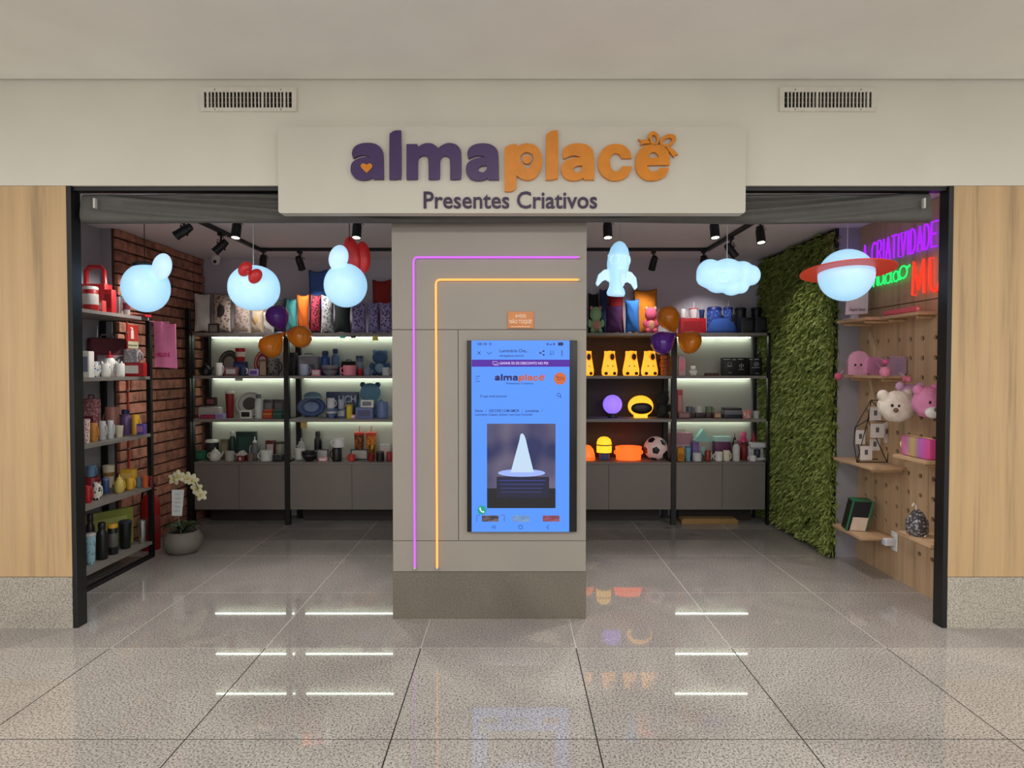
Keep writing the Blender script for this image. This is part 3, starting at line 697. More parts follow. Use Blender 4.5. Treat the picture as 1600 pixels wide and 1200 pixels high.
GL = {'A': [[(0, 0), (.5, 1), (1, 0)], [(.22, .35), (.78, .35)]], 'C': [arc(.55, .5, .55, .5, 50, 310)], 'R': [[(0, 0), (0, 1), (.55, 1)]+arc(.55, .75, .4, .25, 90, -90, 6)+[(0, .5)], [(.45, .5), (1, 0)]],
      'I': [[(.5, 0), (.5, 1)]], 'T': [[(0, 1), (1, 1)], [(.5, 1), (.5, 0)]], 'V': [[(0, 1), (.5, 0), (1, 1)]], 'D': [[(0, 0), (0, 1), (.35, 1)]+arc(.35, .5, .6, .5, 90, -90, 8)+[(0, 0)]],
      'E': [[(1, 1), (0, 1), (0, 0), (1, 0)], [(0, .52), (.8, .52)]], 'M': [[(0, 0), (.08, 1), (.5, .15), (.92, 1), (1, 0)]], 'U': [[(0, 1), (0, .35)]+arc(.5, .35, .5, .35, 180, 360, 8)+[(1, 1)]],
      'N': [[(0, 0), (0, 1), (1, 0), (1, 1)]], 'O': [arc(.5, .5, .5, .5, 90, 450, 16)]}
ws = []; yy = 5.285
for ch in 'A CRIATIVIDADE':
    if ch == ' ': yy -= .055; continue
    wd = .018 if ch == 'I' else .056
    ws.append((GL[ch], yy, 2.43, wd, .17)); yy -= wd+.0205
neon('purple neon capitals reading A CRIATIVIDADE high on the oak wall', ws, (96, 12, 190))
ws = []; yy = 4.625
for ch in 'MUNDO':
    if yy < 4.02: break
    ws.append((GL[ch], yy, 2.125, .105 if ch != 'M' else .13, .235)); yy -= .19 if ch == 'M' else .15
neon('red neon capitals beginning MU beside the right front post', ws, (188, 28, 14), rad=.009)
scr = [[(0, .5), (.15, 1), (.25, .8), (.25, 0), (.3, .7), (.5, 1), (.58, .7), (.58, 0), (.65, .7), (.82, 1), (.92, .7), (.92, .1), (1.05, 0)], [(1.05, .95), (1.1, .2), (1.3, 0), (1.5, .3), (1.52, .95), (1.52, .2), (1.65, 0)], arc(1.95, .45, .25, .45, 60, 420, 12)+[(2.2, 1.9), (2.2, .2), (2.32, 0)], arc(2.65, .45, .25, .45, 60, 420, 12)+[(2.9, .1), (3.05, .1)]]
ws = [([s_], 5.21, 2.25, .145, .085) for s_ in scr]+[([arc(0, .5, .45, .5, 60, 430, 14)+[(.5, .75), (.75, .95)]], 4.74, 2.262, .105, .09)]
neon('green neon script ending in a looped o between purple and red words', ws, (16, 142, 62))

# ================================================================ shelving along the back wall
BY0, BY1 = 6.48, 6.88; PX = [-3.26, -2.287, -.97, .34, 1.645, 2.605]; ZT = [1.956, 1.52, 1.08, .64]
def rack(label, xs, bays, led):
    t = thing('display_shelving', ((xs[0]+xs[-1])/2, BY0, 0), label, 'shelving')
    for x in xs:
        for y in (BY0-.0, BY1-.045):
            hw = .025 if x < 2.5 else .011
            MB().box(x-hw, x+hw, y, y+.045, 0, ZT[0]-.0005).build('post', M_BLACK, t, smooth=False)
    for i, (xa, xb) in enumerate(bays):
        for z_ in ZT[:3]:
            MB().box(xa+.026, xb-.026, BY0+.004, BY1, z_-.028, z_).build('shelf', M_SHELF, t, smooth=False)
            if led[i]:
                zz = z_-.0285; MB().box(xa+.06, xb-.06, BY1-.042, BY1-.031, zz-.006, zz).build('light_strip', M_LED, t, smooth=False)
        MB().box(xa+(.03 if xa < -3 else -.0), xb-(.03 if xb > 2.5 else 0), BY1+.002, BY1+.018, ZT[3], ZT[0]-.03).build('back_panel', M_BACKP if led[i] else mat((58, 46, 40), .7), t, smooth=False)  # bay without strips: its dimness is painted into a darker panel colour
    return t
rack('black steel display shelving with lit shelves left of the pillar', PX[0:3], [(PX[0], PX[1]), (PX[1], PX[2])], (1, 1))
rack('black steel display shelving behind the pillar and right towards the leaf wall', PX[3:6], [(PX[2], PX[3]), (PX[3], PX[4]), (PX[4], PX[5])], (1, 0, 1))
t = thing('steel_upright', (PX[0], BY0-.03, 0), 'tall black steel upright at the brick wall end of the lit shelving', 'post')
MB().box(PX[0]-.02, PX[0]+.02, BY0-.046, BY0-.002, .004, 2.2).build('tube', M_BLACK, t, smooth=False); MB().box(PX[0]-.03, PX[0]+.03, BY0-.056, BY0-.001, 0, .0035).build('foot_plate', M_BLACK, t, smooth=False)
def cabinet(xa, xb, split, label):
    t = thing('base_cabinet', ((xa+xb)/2, BY0, .158), label, 'cabinet')
    MB().box(xa+.028, xb-.028, BY0+.03, BY1, .158, ZT[3]-.022).build('body', M_KICK, t, smooth=False)
    MB().box(xa+.027, xb-.027, BY0+.006, BY1, ZT[3]-.021, ZT[3]).build('top', M_CAB, t, smooth=False)
    for a, b_ in ((xa+.028, split-.002), (split+.002, xb-.028)):
        MB().box(a, b_, BY0+.01, BY0+.029, .158, ZT[3]-.024).build('door', M_CAB, t, smooth=False)
    MB().box(xa+.1, xb-.1, BY0+.2, BY0+.22, 0, .157).build('kick_board', M_KICK, t, smooth=False)
cabinet(PX[0], PX[1], -2.78, 'low taupe cabinet against the brick wall under the lit shelves')
cabinet(PX[1], PX[2], -1.63, 'low taupe cabinet directly left of the pillar')
cabinet(PX[2], PX[3], -.31, 'low taupe cabinet hidden behind the pillar')
cabinet(PX[3], PX[4], .985, 'low taupe cabinet directly right of the pillar under the glowing lamps')
cabinet(PX[4], PX[5], 2.14, 'low taupe cabinet beside the leaf wall under the white mugs')
a = P(1064, 815, 6.55); b_ = P(1152, 815, 6.55)
t = thing('flat_carton', ((a.x+b_.x)/2, 6.58, 0), 'flat tan carton lying on the floor under the right cabinet', 'carton')
MB().box(a.x, b_.x, 6.52, 6.66, 0, .045, .004).build('carton_body', mat((150, 118, 70), .8), t); MB().box(a.x+.02, b_.x-.02, 6.53, 6.65, .0455, .052).build('flap', mat((165, 132, 84), .8), t)

# ================================================================ left side rack
LZ = [2.02, 1.53, 1.05, .606, .142]; LX0, LX1, LY0, LY1 = -3.45, -3.03, 4.25, 5.395
t = thing('side_rack', (LX1, LY0, 0), 'black steel rack with grey shelves along the left wall', 'shelving')
for x in (LX0, LX1-.035):
    for y in (LY0, LY1-.035): MB().box(x, x+.035, y, y+.035, 0, 2.06).build('post', M_BLACK, t, smooth=False)
for z_ in LZ:
    MB().box(LX0+.002, LX1-.002, LY0+.036, LY1-.036, z_-.025, z_).build('shelf', M_SHELF, t, smooth=False)
    for y in (LY0, LY1-.03): MB().box(LX0+.036, LX1-.036, y, y+.03, z_-.03, z_-.002).build('cross_bar', M_BLACK, t, smooth=False)
MB().box(LX1-.034, LX1-.002, LY0+.036, LY1-.036, .0, .03).build('foot_rail', M_BLACK, t, smooth=False)

# ================================================================ merchandise
def G(c, **k): return mat(c, .42, **k)
def pat(c, c2, s=30): return mat(c, .8, kind='pattern', c2=c2, scale=s)
def MM(c): return c if not isinstance(c, tuple) else G(c)
def part(mb, name, m, t): return mb.build(name, m, t, local=True)
def k_mug(t, w, h, d, c, c2, side=1, **k):
    R = w*.39; ox = -side*w*.10; wl = min(.006, R*.15)
    part(MB().lathe([(R*.85, 0), (R*.97, h*.04), (R, h*.15), (R, h*.97), (R-wl*.5, h), (R-wl, h*.97), (R-wl, h*.12), (.001, h*.10)], (ox, 0, 0), 20), 'body', MM(c), t)
    part(MB().tube([(ox+side*(R*.93+w*.2*math.sin(a)), 0, h*.5+h*.3*math.cos(a)) for a in [PI*i/8 for i in range(9)]], max(.005, w*.045), 6), 'handle', MM(c2 or c), t)
    if k.get('ears'):
        for q in (-1, 1): part(MB().lathe([(R*.32, 0), (R*.25, h*.12), (.002, h*.24)], (ox+q*R*.6, -R*.3, h*.94), 10), 'ear', MM(c), t)
    if k.get('band'): part(MB().lathe([(R*1.005, h*.3), (R*1.012, h*.32), (R*1.012, h*.68), (R*1.005, h*.7)], (ox, 0, 0), 20), 'band', MM(k['band']), t)
def k_cup(t, w, h, d, c, c2, **k):
    R = w/2; r0 = R*.78
    part(MB().lathe([(r0*.9, 0), (r0, h*.03), (R*.98, h*.96), (R, h), (R*.9, h), (r0*.85, h*.1), (.001, h*.08)], n=20), 'body', MM(c), t)
    if c2: part(MB().lathe([(r0+(R-r0)*.35+.001, h*.35), (r0+(R-r0)*.7+.0015, h*.7)], n=20) if False else MB().lathe([(r0+(R*.98-r0)*.32+.0005, h*.34), (r0+(R*.98-r0)*.33+.002, h*.35), (r0+(R*.98-r0)*.7+.002, h*.7), (r0+(R*.98-r0)*.7+.0005, h*.71)], n=20), 'band', MM(c2), t)
def k_tumbler(t, w, h, d, c, c2, straw=0, **k):
    R = w/2; r0 = R*.72
    part(MB().lathe([(r0*.92, 0), (r0, h*.02), (R*.94, h*.9), (R*.94, h*.91)], n=20), 'body', MM(c), t)
    part(MB().lathe([(R*.94, h*.9), (R, h*.915), (R, h*.96), (R*.8, h), (.002, h)], n=20), 'lid', MM(c2 or c), t)
    if straw: part(MB().tube([(0, 0, h*.9), (R*.12, 0, h*.98+straw)], .004, 6), 'straw', MM(k.get('cs', (150, 60, 40))), t)
def k_bottle(t, w, h, d, c, c2, **k):
    R = w/2
    part(MB().lathe([(R*.9, 0), (R, h*.03), (R, h*.66), (R*.93, h*.72), (R*.62, h*.79), (R*.58, h*.84)], n=20), 'body', MM(c), t)
    part(MB().lathe([(R*.66, h*.83), (R*.7, h*.85), (R*.68, h*.97), (R*.5, h), (.002, h)], n=18), 'cap', MM(c2 or c), t)
    if k.get('band'): part(MB().lathe([(R*1.0, h*.2), (R*1.02, h*.21), (R*1.02, h*.52), (R, h*.53)], n=20), 'label_band', MM(k['band']), t)
def k_can(t, w, h, d, c, c2, **k):
    R = w/2
    part(MB().lathe([(R*.95, 0), (R, h*.02), (R, h*.86), (R*.97, h*.87)], n=20), 'body', MM(c), t)
    part(MB().lathe([(R*1.02, h*.865), (R*1.02, h*.95), (R*.9, h), (.002, h)], n=20), 'lid', MM(c2 or c), t)
    if k.get('band'): part(MB().lathe([(R*1.0, h*.25), (R*1.015, h*.26), (R*1.015, h*.68), (R, h*.69)], n=20), 'label_band', MM(k['band']), t)
def k_box(t, w, h, d, c, c2, **k):
    part(MB().box(-w/2, w/2, -d/2, d/2, 0, h, .004), 'body', MM(c), t)
    if c2: part(MB().box(-w*.36, w*.36, -d/2-.0015, -d/2+.001, h*.22, h*.8), 'label_panel', MM(c2), t)
    if k.get('lid'): part(MB().box(-w/2-.003, w/2+.003, -d/2-.003, d/2+.003, h*.78, h*1.0+.002, .004), 'lid', MM(k['lid']), t)
def k_carrier(t, w, h, d, c, c2, **k):
    part(MB().box(-w/2, w/2, -d/2, d/2, 0, h*.62, .004), 'body', MM(c), t)
    part(MB().tube([(-w*.36, 0, h*.6), (-w*.33, 0, h*.9), (-w*.2, 0, h*.97), (w*.2, 0, h*.97), (w*.33, 0, h*.9), (w*.36, 0, h*.6)], w*.09, 8), 'handle', MM(c), t)
    part(MB().box(-w*.3, w*.3, -d/2-.002, -d/2+.001, h*.1, h*.5), 'window', MM(c2), t)
def k_plate(t, w, h, d, c, c2, **k):
    R = h/2; q = MB().lathe([(.001, 0), (R*.6, 0), (R*.68, .006), (R*.98, .014), (R, .017), (R*.97, .02), (R*.64, .011), (.001, .008)], n=30, sx=w/h)
    M_ = Matrix.Translation((0, .03, h/2)) @ Matrix.Rotation(math.radians(78), 4, 'X'); part(q.xf(M_), 'dish', MM(c), t)
    q = MB().lathe([(.001, .009), (R*.5, .009), (R*.5, .013), (.001, .0135)], n=24, sx=w/h); part(q.xf(M_), 'centre', MM(c2), t)
    q = MB().tube([(w/2*.8*math.cos(a), R*.8*math.sin(a), .017) for a in [2*PI*i/24 for i in range(24)]], .003, 5, True); part(q.xf(M_), 'rim_line', MM(c2), t)
    part(MB().box(-w*.2, w*.2, -.03, .05, 0, .01, .002).box(-w*.2, w*.2, .045, .055, 0, h*.3), 'stand', MM((40, 40, 42)), t)
def k_bowl(t, w, h, d, c, c2, **k):
    R = w/2
    part(MB().lathe([(R*.5, 0), (R*.52, h*.08), (R*.85, h*.4), (R, h*.98), (R*.97, h), (R*.93, h*.96), (R*.78, h*.42), (.001, h*.2)], n=22), 'bowl', MM(c), t)
    part(MB().lathe([(R*.9, h*.52), (R*.925, h*.53), (R*.955, h*.68), (R*.94, h*.7)], n=22), 'band', MM(c2 or c), t)
def k_teapot(t, w, h, d, c, c2, side=1, **k):
    R = w*.34
    part(MB().lathe([(R*.6, 0), (R*.9, h*.1), (R, h*.35), (R*.85, h*.6), (R*.5, h*.74), (R*.45, h*.76)], n=20), 'body', MM(c), t)
    part(MB().lathe([(R*.55, h*.74), (R*.5, h*.8), (R*.15, h*.86), (R*.16, h*.95), (.002, h)], n=16), 'lid', MM(c2 or c), t)
    part(MB().tube([(side*R*.8, 0, h*.3), (side*R*1.15, 0, h*.42), (side*R*1.45, 0, h*.68)], [w*.07, w*.05, w*.035], 8), 'spout', MM(c), t)
    part(MB().tube([(-side*(R*.85+w*.16*math.sin(a)), 0, h*.4+h*.22*math.cos(a)) for a in [PI*i/8 for i in range(9)]], w*.03, 6), 'handle', MM(c2 or c), t)
def k_bag(t, w, h, d, c, c2, **k):
    part(MB().box(-w/2, w/2, -d/2, d/2, 0, h*.9, min(w, h, d)*.28), 'body', MM(c), t)
    part(MB().tube([(-w*.2, 0, h*.88), (-w*.15, 0, h*.98), (w*.15, 0, h*.98), (w*.2, 0, h*.88)], .006, 6), 'handle', MM(c2 or c), t)
    part(MB().box(-w*.36, w*.36, -d/2-.01, -d/2+.02, h*.12, h*.5, .01), 'front_pocket', MM(c2 or c), t)
def k_cushion(t, w, h, d, c, c2, p=.55, **k):
    n = 14; vs = []; fs = []
    for s_ in (-1, 1):
        for j in range(n+1):
            for i in range(n+1):
                u = 2*i/n-1; v = 2*j/n-1; e = max(0, (1-u*u)*(1-v*v))**p
                q = 1-.10*(1-v*v)*abs(u)**3; q2 = 1-.09*(1-u*u)*abs(v)**3; w_ = .006*math.sin(u*5+v*7+w*90)*max(0, 1-u*u)
                vs.append((u*w*.46*q+w_, s_*d/2*e+.5*w_*e, h/2+v*h/2*q2))
    m = (n+1)**2
    for s_ in (0, 1):
        for j in range(n):
            for i in range(n):
                a = s_*m+j*(n+1)+i; fs.append((a, a+1, a+n+2, a+n+1))
    if k.get('back'):
        part(MB().add(vs[:m], fs[:n*n]), 'cover', MM(c), t); part(MB().add(vs[m:], fs[:n*n]), 'back_cover', MM(k['back']), t)
    else: part(MB().add(vs, fs), 'cover', MM(c), t)
    edge = [vs[j*(n+1)] for j in range(n)]+[vs[n*(n+1)+i] for i in range(n)]+[vs[j*(n+1)+n] for j in range(n, 0, -1)]+[vs[i] for i in range(n, 0, -1)]
    part(MB().tube(edge, .004, 5, True), 'piping', MM(c2 or c), t)
    if k.get('patch'): part(MB().ell((0, -d*.36, h*.52), w*.22, d*.2, h*.2, 16, 8), 'patch', MM(k['patch']), t)
def k_plush(t, w, h, d, c, c2, **k):
    d = min(d, w)
    part(MB().ell((0, 0, h*.28), w*.34, d*.34, h*.28, 18, 12), 'body', MM(c), t)
    part(MB().ell((0, -d*.04, h*.70), w*.36, d*.34, h*.27, 18, 12), 'head', MM(c), t)
    for q in (-1, 1):
        part(MB().ell((q*w*.26, 0, h*.92), w*.1, d*.08, h*.08, 12, 8), 'ear', MM(c2 or c), t)
        part(MB().ell((q*w*.38, -d*.1, h*.36), w*.11, d*.12, h*.15, 12, 8), 'arm', MM(c), t)
        part(MB().ell((q*w*.22, -d*.28, h*.09), w*.14, d*.2, h*.09, 12, 8), 'foot', MM(c), t)
    part(MB().ell((0, -d*.27, h*.28), w*.2, d*.1, h*.18, 12, 8), 'belly', MM(c2 or c), t)
def k_cloth(t, w, h, d, c, c2, **k):
    n = 3
    for i in range(n): part(MB().box(-w/2*(1-.05*i), w/2*(1-.04*i), -d/2, d/2, h*i/n, h*(i+1)/n, h/n*.4), 'fold', MM(c if i % 2 == 0 else (c2 or c)), t)
def k_dome(t, w, h, d, c, c2, **k):
    R = w/2
    part(MB().lathe([(R, 0), (R, h*.08), (R*.95, h*.35), (R*.75, h*.72), (R*.4, h*.94), (.002, h)], n=24, sy=min(1, d/w)), 'crown', MM(c), t)
    part(MB().lathe([(R*.98, h*.05), (R*1.02, h*.06), (R*1.02, h*.16), (R*.98, h*.17)], n=24, sy=min(1, d/w)), 'band', MM(c2 or c), t)
def k_frame(t, w, h, d, c, c2, **k):
    b = min(w, h)*.1; d = .02
    part(MB().box(-w/2, w/2, -d/2, d/2, 0, b).box(-w/2, w/2, -d/2, d/2, h-b, h).box(-w/2, -w/2+b, -d/2, d/2, b, h-b).box(w/2-b, w/2, -d/2, d/2, b, h-b), 'frame', MM(c), t)
    part(MB().box(-w/2+b*.5, w/2-b*.5, -d*.2, d*.2, b*.5, h-b*.5), 'picture', MM(c2), t)
def k_basket(t, w, h, d, c, c2, **k):
    n = 5; R = w/2
    for i in range(n): part(MB().lathe([(R*.9, h*i/n+.001), (R*(.93+.014*i), h*(i+.15)/n), (R*(.93+.014*i), h*(i+.85)/n), (R*.9, h*(i+1)/n-.001), (R*.8, h*(i+1)/n-.001), (R*.8, h*i/n+.001)], n=24, sy=d/w), 'slat', MM(c), t)
    for q in (-1, 1): part(MB().tube([(q*(R*.95+w*.05*math.sin(a)), 0, h*.55+h*.12*math.cos(a)) for a in [PI*i/6 for i in range(7)]], .007, 6), 'handle', MM(c2 or c), t)
def k_house(t, w, h, d, c, c2, **k):
    part(MB().box(-w*.4, w*.4, -d/2, d/2, 0, h*.6, .004), 'body', MM(c), t)
    part(MB().add([(-w/2, -d*.55, h*.58), (w/2, -d*.55, h*.58), (0, -d*.55, h), (-w/2, d*.55, h*.58), (w/2, d*.55, h*.58), (0, d*.55, h)], [(0, 1, 2), (5, 4, 3), (0, 2, 5, 3), (1, 4, 5, 2), (0, 3, 4, 1)]), 'roof', MM(c2), t)
    part(MB().box(-w*.12, w*.12, -d/2-.002, -d/2+.001, h*.12, h*.42), 'door_panel', MM(c2), t)
def k_animal_lamp(t, w, h, d, c, c2, **k):
    R = w/2
    part(MB().lathe([(R*.86, 0), (R*.98, h*.06), (R, h*.22), (R*.84, h*.5), (R*.70, h*.75), (R*.66, h*.9), (R*.5, h*.97), (.002, h)], n=26, sy=.8), 'body', MM(c), t)
    for q in (-1, 1):
        part(MB().ell((q*R*.56, 0, h*.94), R*.13, R*.1, h*.05, 10, 8), 'ear', MM(c), t)
        part(MB().ell((q*R*.52, -R*.72, h*.09), R*.22, R*.12, h*.065, 14, 8), 'foot', G((50, 22, 10)), t)
        part(MB().ell((q*R*.28, -R*.66, h*.38), R*.1, R*.05, h*.035, 10, 6), 'mark', G((70, 32, 10)), t)
    part(MB().ell((R*.22, -R*.5, h*.74), R*.42, R*.22, h*.17, 18, 10), 'muzzle', MM(c2), t)
    part(MB().ell((R*.24, -R*.68, h*.75), R*.26, R*.1, h*.125, 16, 8), 'nose', G((40, 22, 14)), t)
def k_globe_lamp(t, w, h, d, c, c2, **k):
    R = w/2; part(MB().ell((0, 0, h-R), R, R, R, 26, 16), 'globe', MM(c), t)
    part(MB().lathe([(R*.5, 0), (R*.5, (h-2*R)*.6), (R*.36, h-2*R+.012)], n=18), 'base', MM(c2), t)
    part(MB().box(-R*.18, R*.18, -R*.52, -R*.48, .004, (h-2*R)*.6), 'switch', MM((30, 40, 90)), t)
def k_ring_lamp(t, w, h, d, c, c2, **k):
    R = w/2
    part(MB().ell((0, 0, h*.52), R, R*.55, h*.48, 30, 16).box(-R*.5, R*.5, -R*.3, R*.3, 0, h*.12, .004), 'shell', MM(c), t)
    part(MB().ell((0, -R*.44, h*.44), R*.83, R*.22, h*.26, 26, 10), 'opening', G((14, 10, 8)), t)
def k_capsule_lamp(t, w, h, d, c, c2, **k):
    R = w*.42
    part(MB().lathe([(R*.98, h*.32), (R, h*.36), (R, h*.72), (R*.85, h*.88), (R*.5, h*.97), (.002, h)], n=26), 'shade', MM(c), t)
    part(MB().lathe([(R*.7, 0), (R*.75, h*.03), (R*.75, h*.26), (R*.97, h*.315), (.002, h*.316)], n=24), 'base', MM(c2), t)
    part(MB().lathe([(R*1.0, h*.62), (R*1.02, h*.625), (R*1.02, h*.66), (R, h*.665)], n=26), 'band', G((60, 56, 54)), t)
def k_ball(t, w, h, d, c, c2, **k):
    R = h/2; C0 = Vector((0, 0, R)); part(MB().ell(C0, R, R, R, 32, 20), 'shell', MM(c), t)
    g = (1+5**.5)/2; ico = [Vector(v).normalized() for v in [(0, s1, s2*g) for s1 in (-1, 1) for s2 in (-1, 1)]+[(s1, s2*g, 0) for s1 in (-1, 1) for s2 in (-1, 1)]+[(s2*g, 0, s1) for s1 in (-1, 1) for s2 in (-1, 1)]]
    Rm = Matrix.Rotation(.35, 3, 'X') @ Matrix.Rotation(.3, 3, 'Z') @ Matrix.Rotation(.5, 3, 'Y')
    for v in ico:
        v = Rm @ v; a = v.orthogonal().normalized(); b = v.cross(a); n = 20; vs = []
        cn = [a*math.cos(2*PI*i/5)+b*math.sin(2*PI*i/5) for i in range(5)]
        for rr_, k_ in ((R*1.006, .36), (R*.97, .36), (R*1.008, .18)):
            for i in range(n):
                e = cn[i//4]*(1-(i % 4)/4)+cn[(i//4+1) % 5]*((i % 4)/4); vs.append(C0+(v+e*k_).normalized()*rr_)
        vs.append(C0+v*R*1.01)
        part(MB().add(vs, [(3*n, 2*n+i, 2*n+(i+1) % n) for i in range(n)]+[(i, (i+1) % n, 2*n+(i+1) % n, 2*n+i) for i in range(n)]+[(i, (i+1) % n, n+(i+1) % n, n+i) for i in range(n)]), 'patch', MM(c2), t)
def k_machine(t, w, h, d, c, c2, **k):
    part(MB().box(-w/2, w/2, -d/2, d/2, 0, h*.14, .005).box(-w/2, w/2, d*.05, d/2, h*.1, h, .005).box(-w/2, w/2, -d/2, d/2, h*.72, h, .006), 'body', MM(c), t)
    part(MB().lathe([(w*.16, h*.15), (w*.2, h*.2), (w*.2, h*.55), (w*.15, h*.6)], (0, -d*.15, 0), 16), 'jug', MM(c2), t)
KINDS = {k[2:]: v for k, v in globals().items() if k.startswith('k_')}
CATS = dict(carrier='gift box', globe_lamp='lamp', ring_lamp='lamp', animal_lamp='lamp', capsule_lamp='lamp', plush='plush toy', cloth='cloth', dome='hat', house='gift tin', machine='coffee maker', can='canister', ball='ball lamp')
NAMES = dict(carrier='gift_carrier', plush='plush_toy', cloth='folded_cloth', dome='soft_hat', house='house_tin', machine='coffee_maker', can='canister', ball='football_lamp', frame='picture_frame', box='gift_box')
LOC = {'T': 'on the top back shelf', 'S': 'on the second back shelf', 'R': 'on the third back shelf', 'C': 'on the cabinet top'}
ROW = {'e': .025, 'f': .10, 'm': .20, 'b': .30}
def item(shelf, row, x0, x1, yt, kind, c, c2, desc, yb=None, d=None, rz=0, lab=None, **k):
    pxc = (x0+x1)/2
    if shelf[0] == 'L':
        x = {'f': -3.11, 'm': -3.22, 'b': -3.34}[row]; Y = x*1000/(pxc-800); z_ = LZ[int(shelf[1])-1]
        Y = min(Y, LY1-.095); place = 'on the %s shelf of the left rack' % ('top', 'second', 'third', 'fourth', 'bottom')[int(shelf[1])-1]
    else:
        Y = BY0+ROW[row]; z_ = ZT['TSRC'.index(shelf)]; place = LOC[shelf]+(' left of the pillar' if pxc < 760 else ' right of the pillar')
    q = P(pxc, yt, Y)
    if yb: z_ = P(pxc, yb, Y).z
    wd = (x1-x0)*S_(Y); h = q.z-z_; x_ = q.x if shelf[0] != 'L' else q.x
    dd = d or min(max(wd, .05), .15)
    t = thing(NAMES.get(kind, kind), (x_, Y, z_+.0006), lab or (desc+' '+place), CATS.get(kind, kind), 'goods of the kind %s on the shop shelves' % CATS.get(kind, kind), rz)
    if kind in ('cushion', 'plush', 'cloth', 'dome', 'bag'):
        if isinstance(c, tuple): c = mat(c, .9)
        if isinstance(c2, tuple): c2 = mat(c2, .9)
        for q_ in ('patch', 'back'):
            if q_ in k: k[q_] = mat(k[q_], .9)
    KINDS[kind](t, wd, h, dd, c, c2, **k)
    if kind == 'cushion': t.rotation_euler.y = random.uniform(-.02, .02); t.location.z += abs(t.rotation_euler.y)*wd*.5+.004; t.rotation_euler.x = random.uniform(-.1, -.02)
    return t
RD = (176, 28, 34); WH = (226, 224, 216); BK = (22, 22, 25); CR = (216, 204, 176); BL = (58, 84, 140); DB = (34, 46, 84); YE = (222, 170, 48); PK = (226, 132, 150); OR = (226, 112, 30); GR = (44, 78, 60); GY = (132, 132, 136); LG = (190, 190, 190); PU = (94, 70, 140); LI = (166, 156, 204); MA = (110, 30, 44); TE = (70, 170, 168); BN = (96, 70, 54); SLV = mat((190, 190, 190), .25, metal=.9); GOLD = mat((210, 170, 90), .25, metal=.9)
# ---- left rack
I = item
I('L1', 'b', 128, 169, 415, 'carrier', RD, (90, 20, 22), 'tall red gift carrier with dark window', d=.1)
I('L1', 'f', 131, 152, 448, 'can', RD, WH, 'red canister with white band', band=(214, 206, 200))
I('L1', 'f', 153, 163, 470, 'box', (196, 60, 60), (220, 170, 160), 'small red carton', d=.05)
I('L1', 'f', 166, 178, 453, 'box', RD, (130, 20, 26), 'narrow upright red box', d=.06)
I('L1', 'f', 181, 191, 461, 'tumbler', SLV, BK, 'silver tumbler with black lid')
I('L1', 'f', 192, 203, 466, 'cup', (180, 170, 172), MA, 'grey glass with dark red band')
I('L1', 'f', 206, 232, 492, 'box', RD, MA, 'flat red box lying', d=.09)
I('L2', 'b', 141, 194, 522, 'bag', (92, 40, 48), (132, 118, 122), 'maroon pencil case with grey front', d=.09, rz=1.0)
I('L2', 'f', 128, 143, 549, 'box', WH, (120, 128, 150), 'white printed box near the left post', d=.06)
I('L2', 'f', 144, 157, 565, 'mug', pat(WH, (80, 110, 160), 60), None, 'white and blue patterned mug')
I('L2', 'f', 158, 175, 568, 'mug', WH, None, 'white mug with two pointed ears, left one', ears=1)
I('L2', 'f', 177, 194, 568, 'mug', WH, None, 'white mug with two pointed ears, right one', ears=1, side=-1)
I('L2', 'm', 157, 186, 549, 'teapot', WH, RD, 'white teapot with red lid')
I('L2', 'm', 194, 224, 546, 'mug', pat((150, 142, 146), (190, 186, 188), 70), None, 'grey lace patterned mug', yb=567)
I('L2', 'm', 196, 225, 567, 'box', RD, WH, 'red box with white panel', d=.09)
I('L3', 'b', 131, 154, 616, 'bag', pat((150, 90, 96), (196, 150, 150), 50), MA, 'rounded paisley pink bag', d=.09)
I('L3', 'f', 129, 140, 655, 'cup', pat(WH, (200, 90, 110), 80), None, 'white cup with pink pattern')
I('L3', 'f', 141, 154, 661, 'mug', (196, 130, 54), None, 'amber mug')
I('L3', 'f', 155, 167, 658, 'mug', LG, None, 'pale glass mug, left of two')
I('L3', 'f', 168, 179, 657, 'mug', (200, 204, 208), None, 'pale glass mug, right of two')
I('L3', 'f', 180, 192, 665, 'cup', CR, None, 'small cream candle cup')
I('L3', 'b', 160, 185, 636, 'mug', (178, 120, 108), None, 'dusty pink mug behind the glass mugs', side=-1)
I('L3', 'm', 188, 204, 640, 'bottle', (104, 76, 122), (30, 40, 96), 'purple bottle with navy cap')
I('L3', 'b', 206, 220, 648, 'mug', YE, None, 'yellow mug')
I('L3', 'f', 212, 227, 662, 'box', (92, 76, 160), (180, 120, 180), 'purple box at the far end', d=.04)
I('L4', 'f', 132, 145, 759, 'mug', RD, None, 'red mug next to the left post')
I('L4', 'f', 146, 160, 754, 'mug', pat(WH, BK, 45), None, 'black and white cow print mug')
I('L4', 'b', 134, 159, 745, 'mug', (150, 34, 44), None, 'wide dark red mug at the back')
I('L4', 'b', 136, 152, 727, 'mug', (112, 150, 190), None, 'light blue mug stacked on a red one', yb=745)
I('L4', 'm', 161, 170, 747, 'can', BL, (110, 140, 190), 'small blue can')
I('L4', 'b', 161, 178, 727, 'bowl', CR, (150, 110, 60), 'cream bowl with brown band')
I('L4', 'f', 176, 197, 741, 'teapot', (214, 190, 96), None, 'pale yellow teapot', side=-1)
I('L4', 'f', 197, 212, 747, 'mug', YE, None, 'bright yellow mug')
I('L4', 'b', 190, 211, 733, 'box', (226, 176, 60), (236, 200, 110), 'yellow carton behind the teapot', d=.06)
I('L4', 'f', 213, 221, 746, 'cup', (104, 128, 150), None, 'small grey blue cup')
I('L4', 'f', 222, 232, 744, 'cup', (204, 96, 48), None, 'small orange cup')
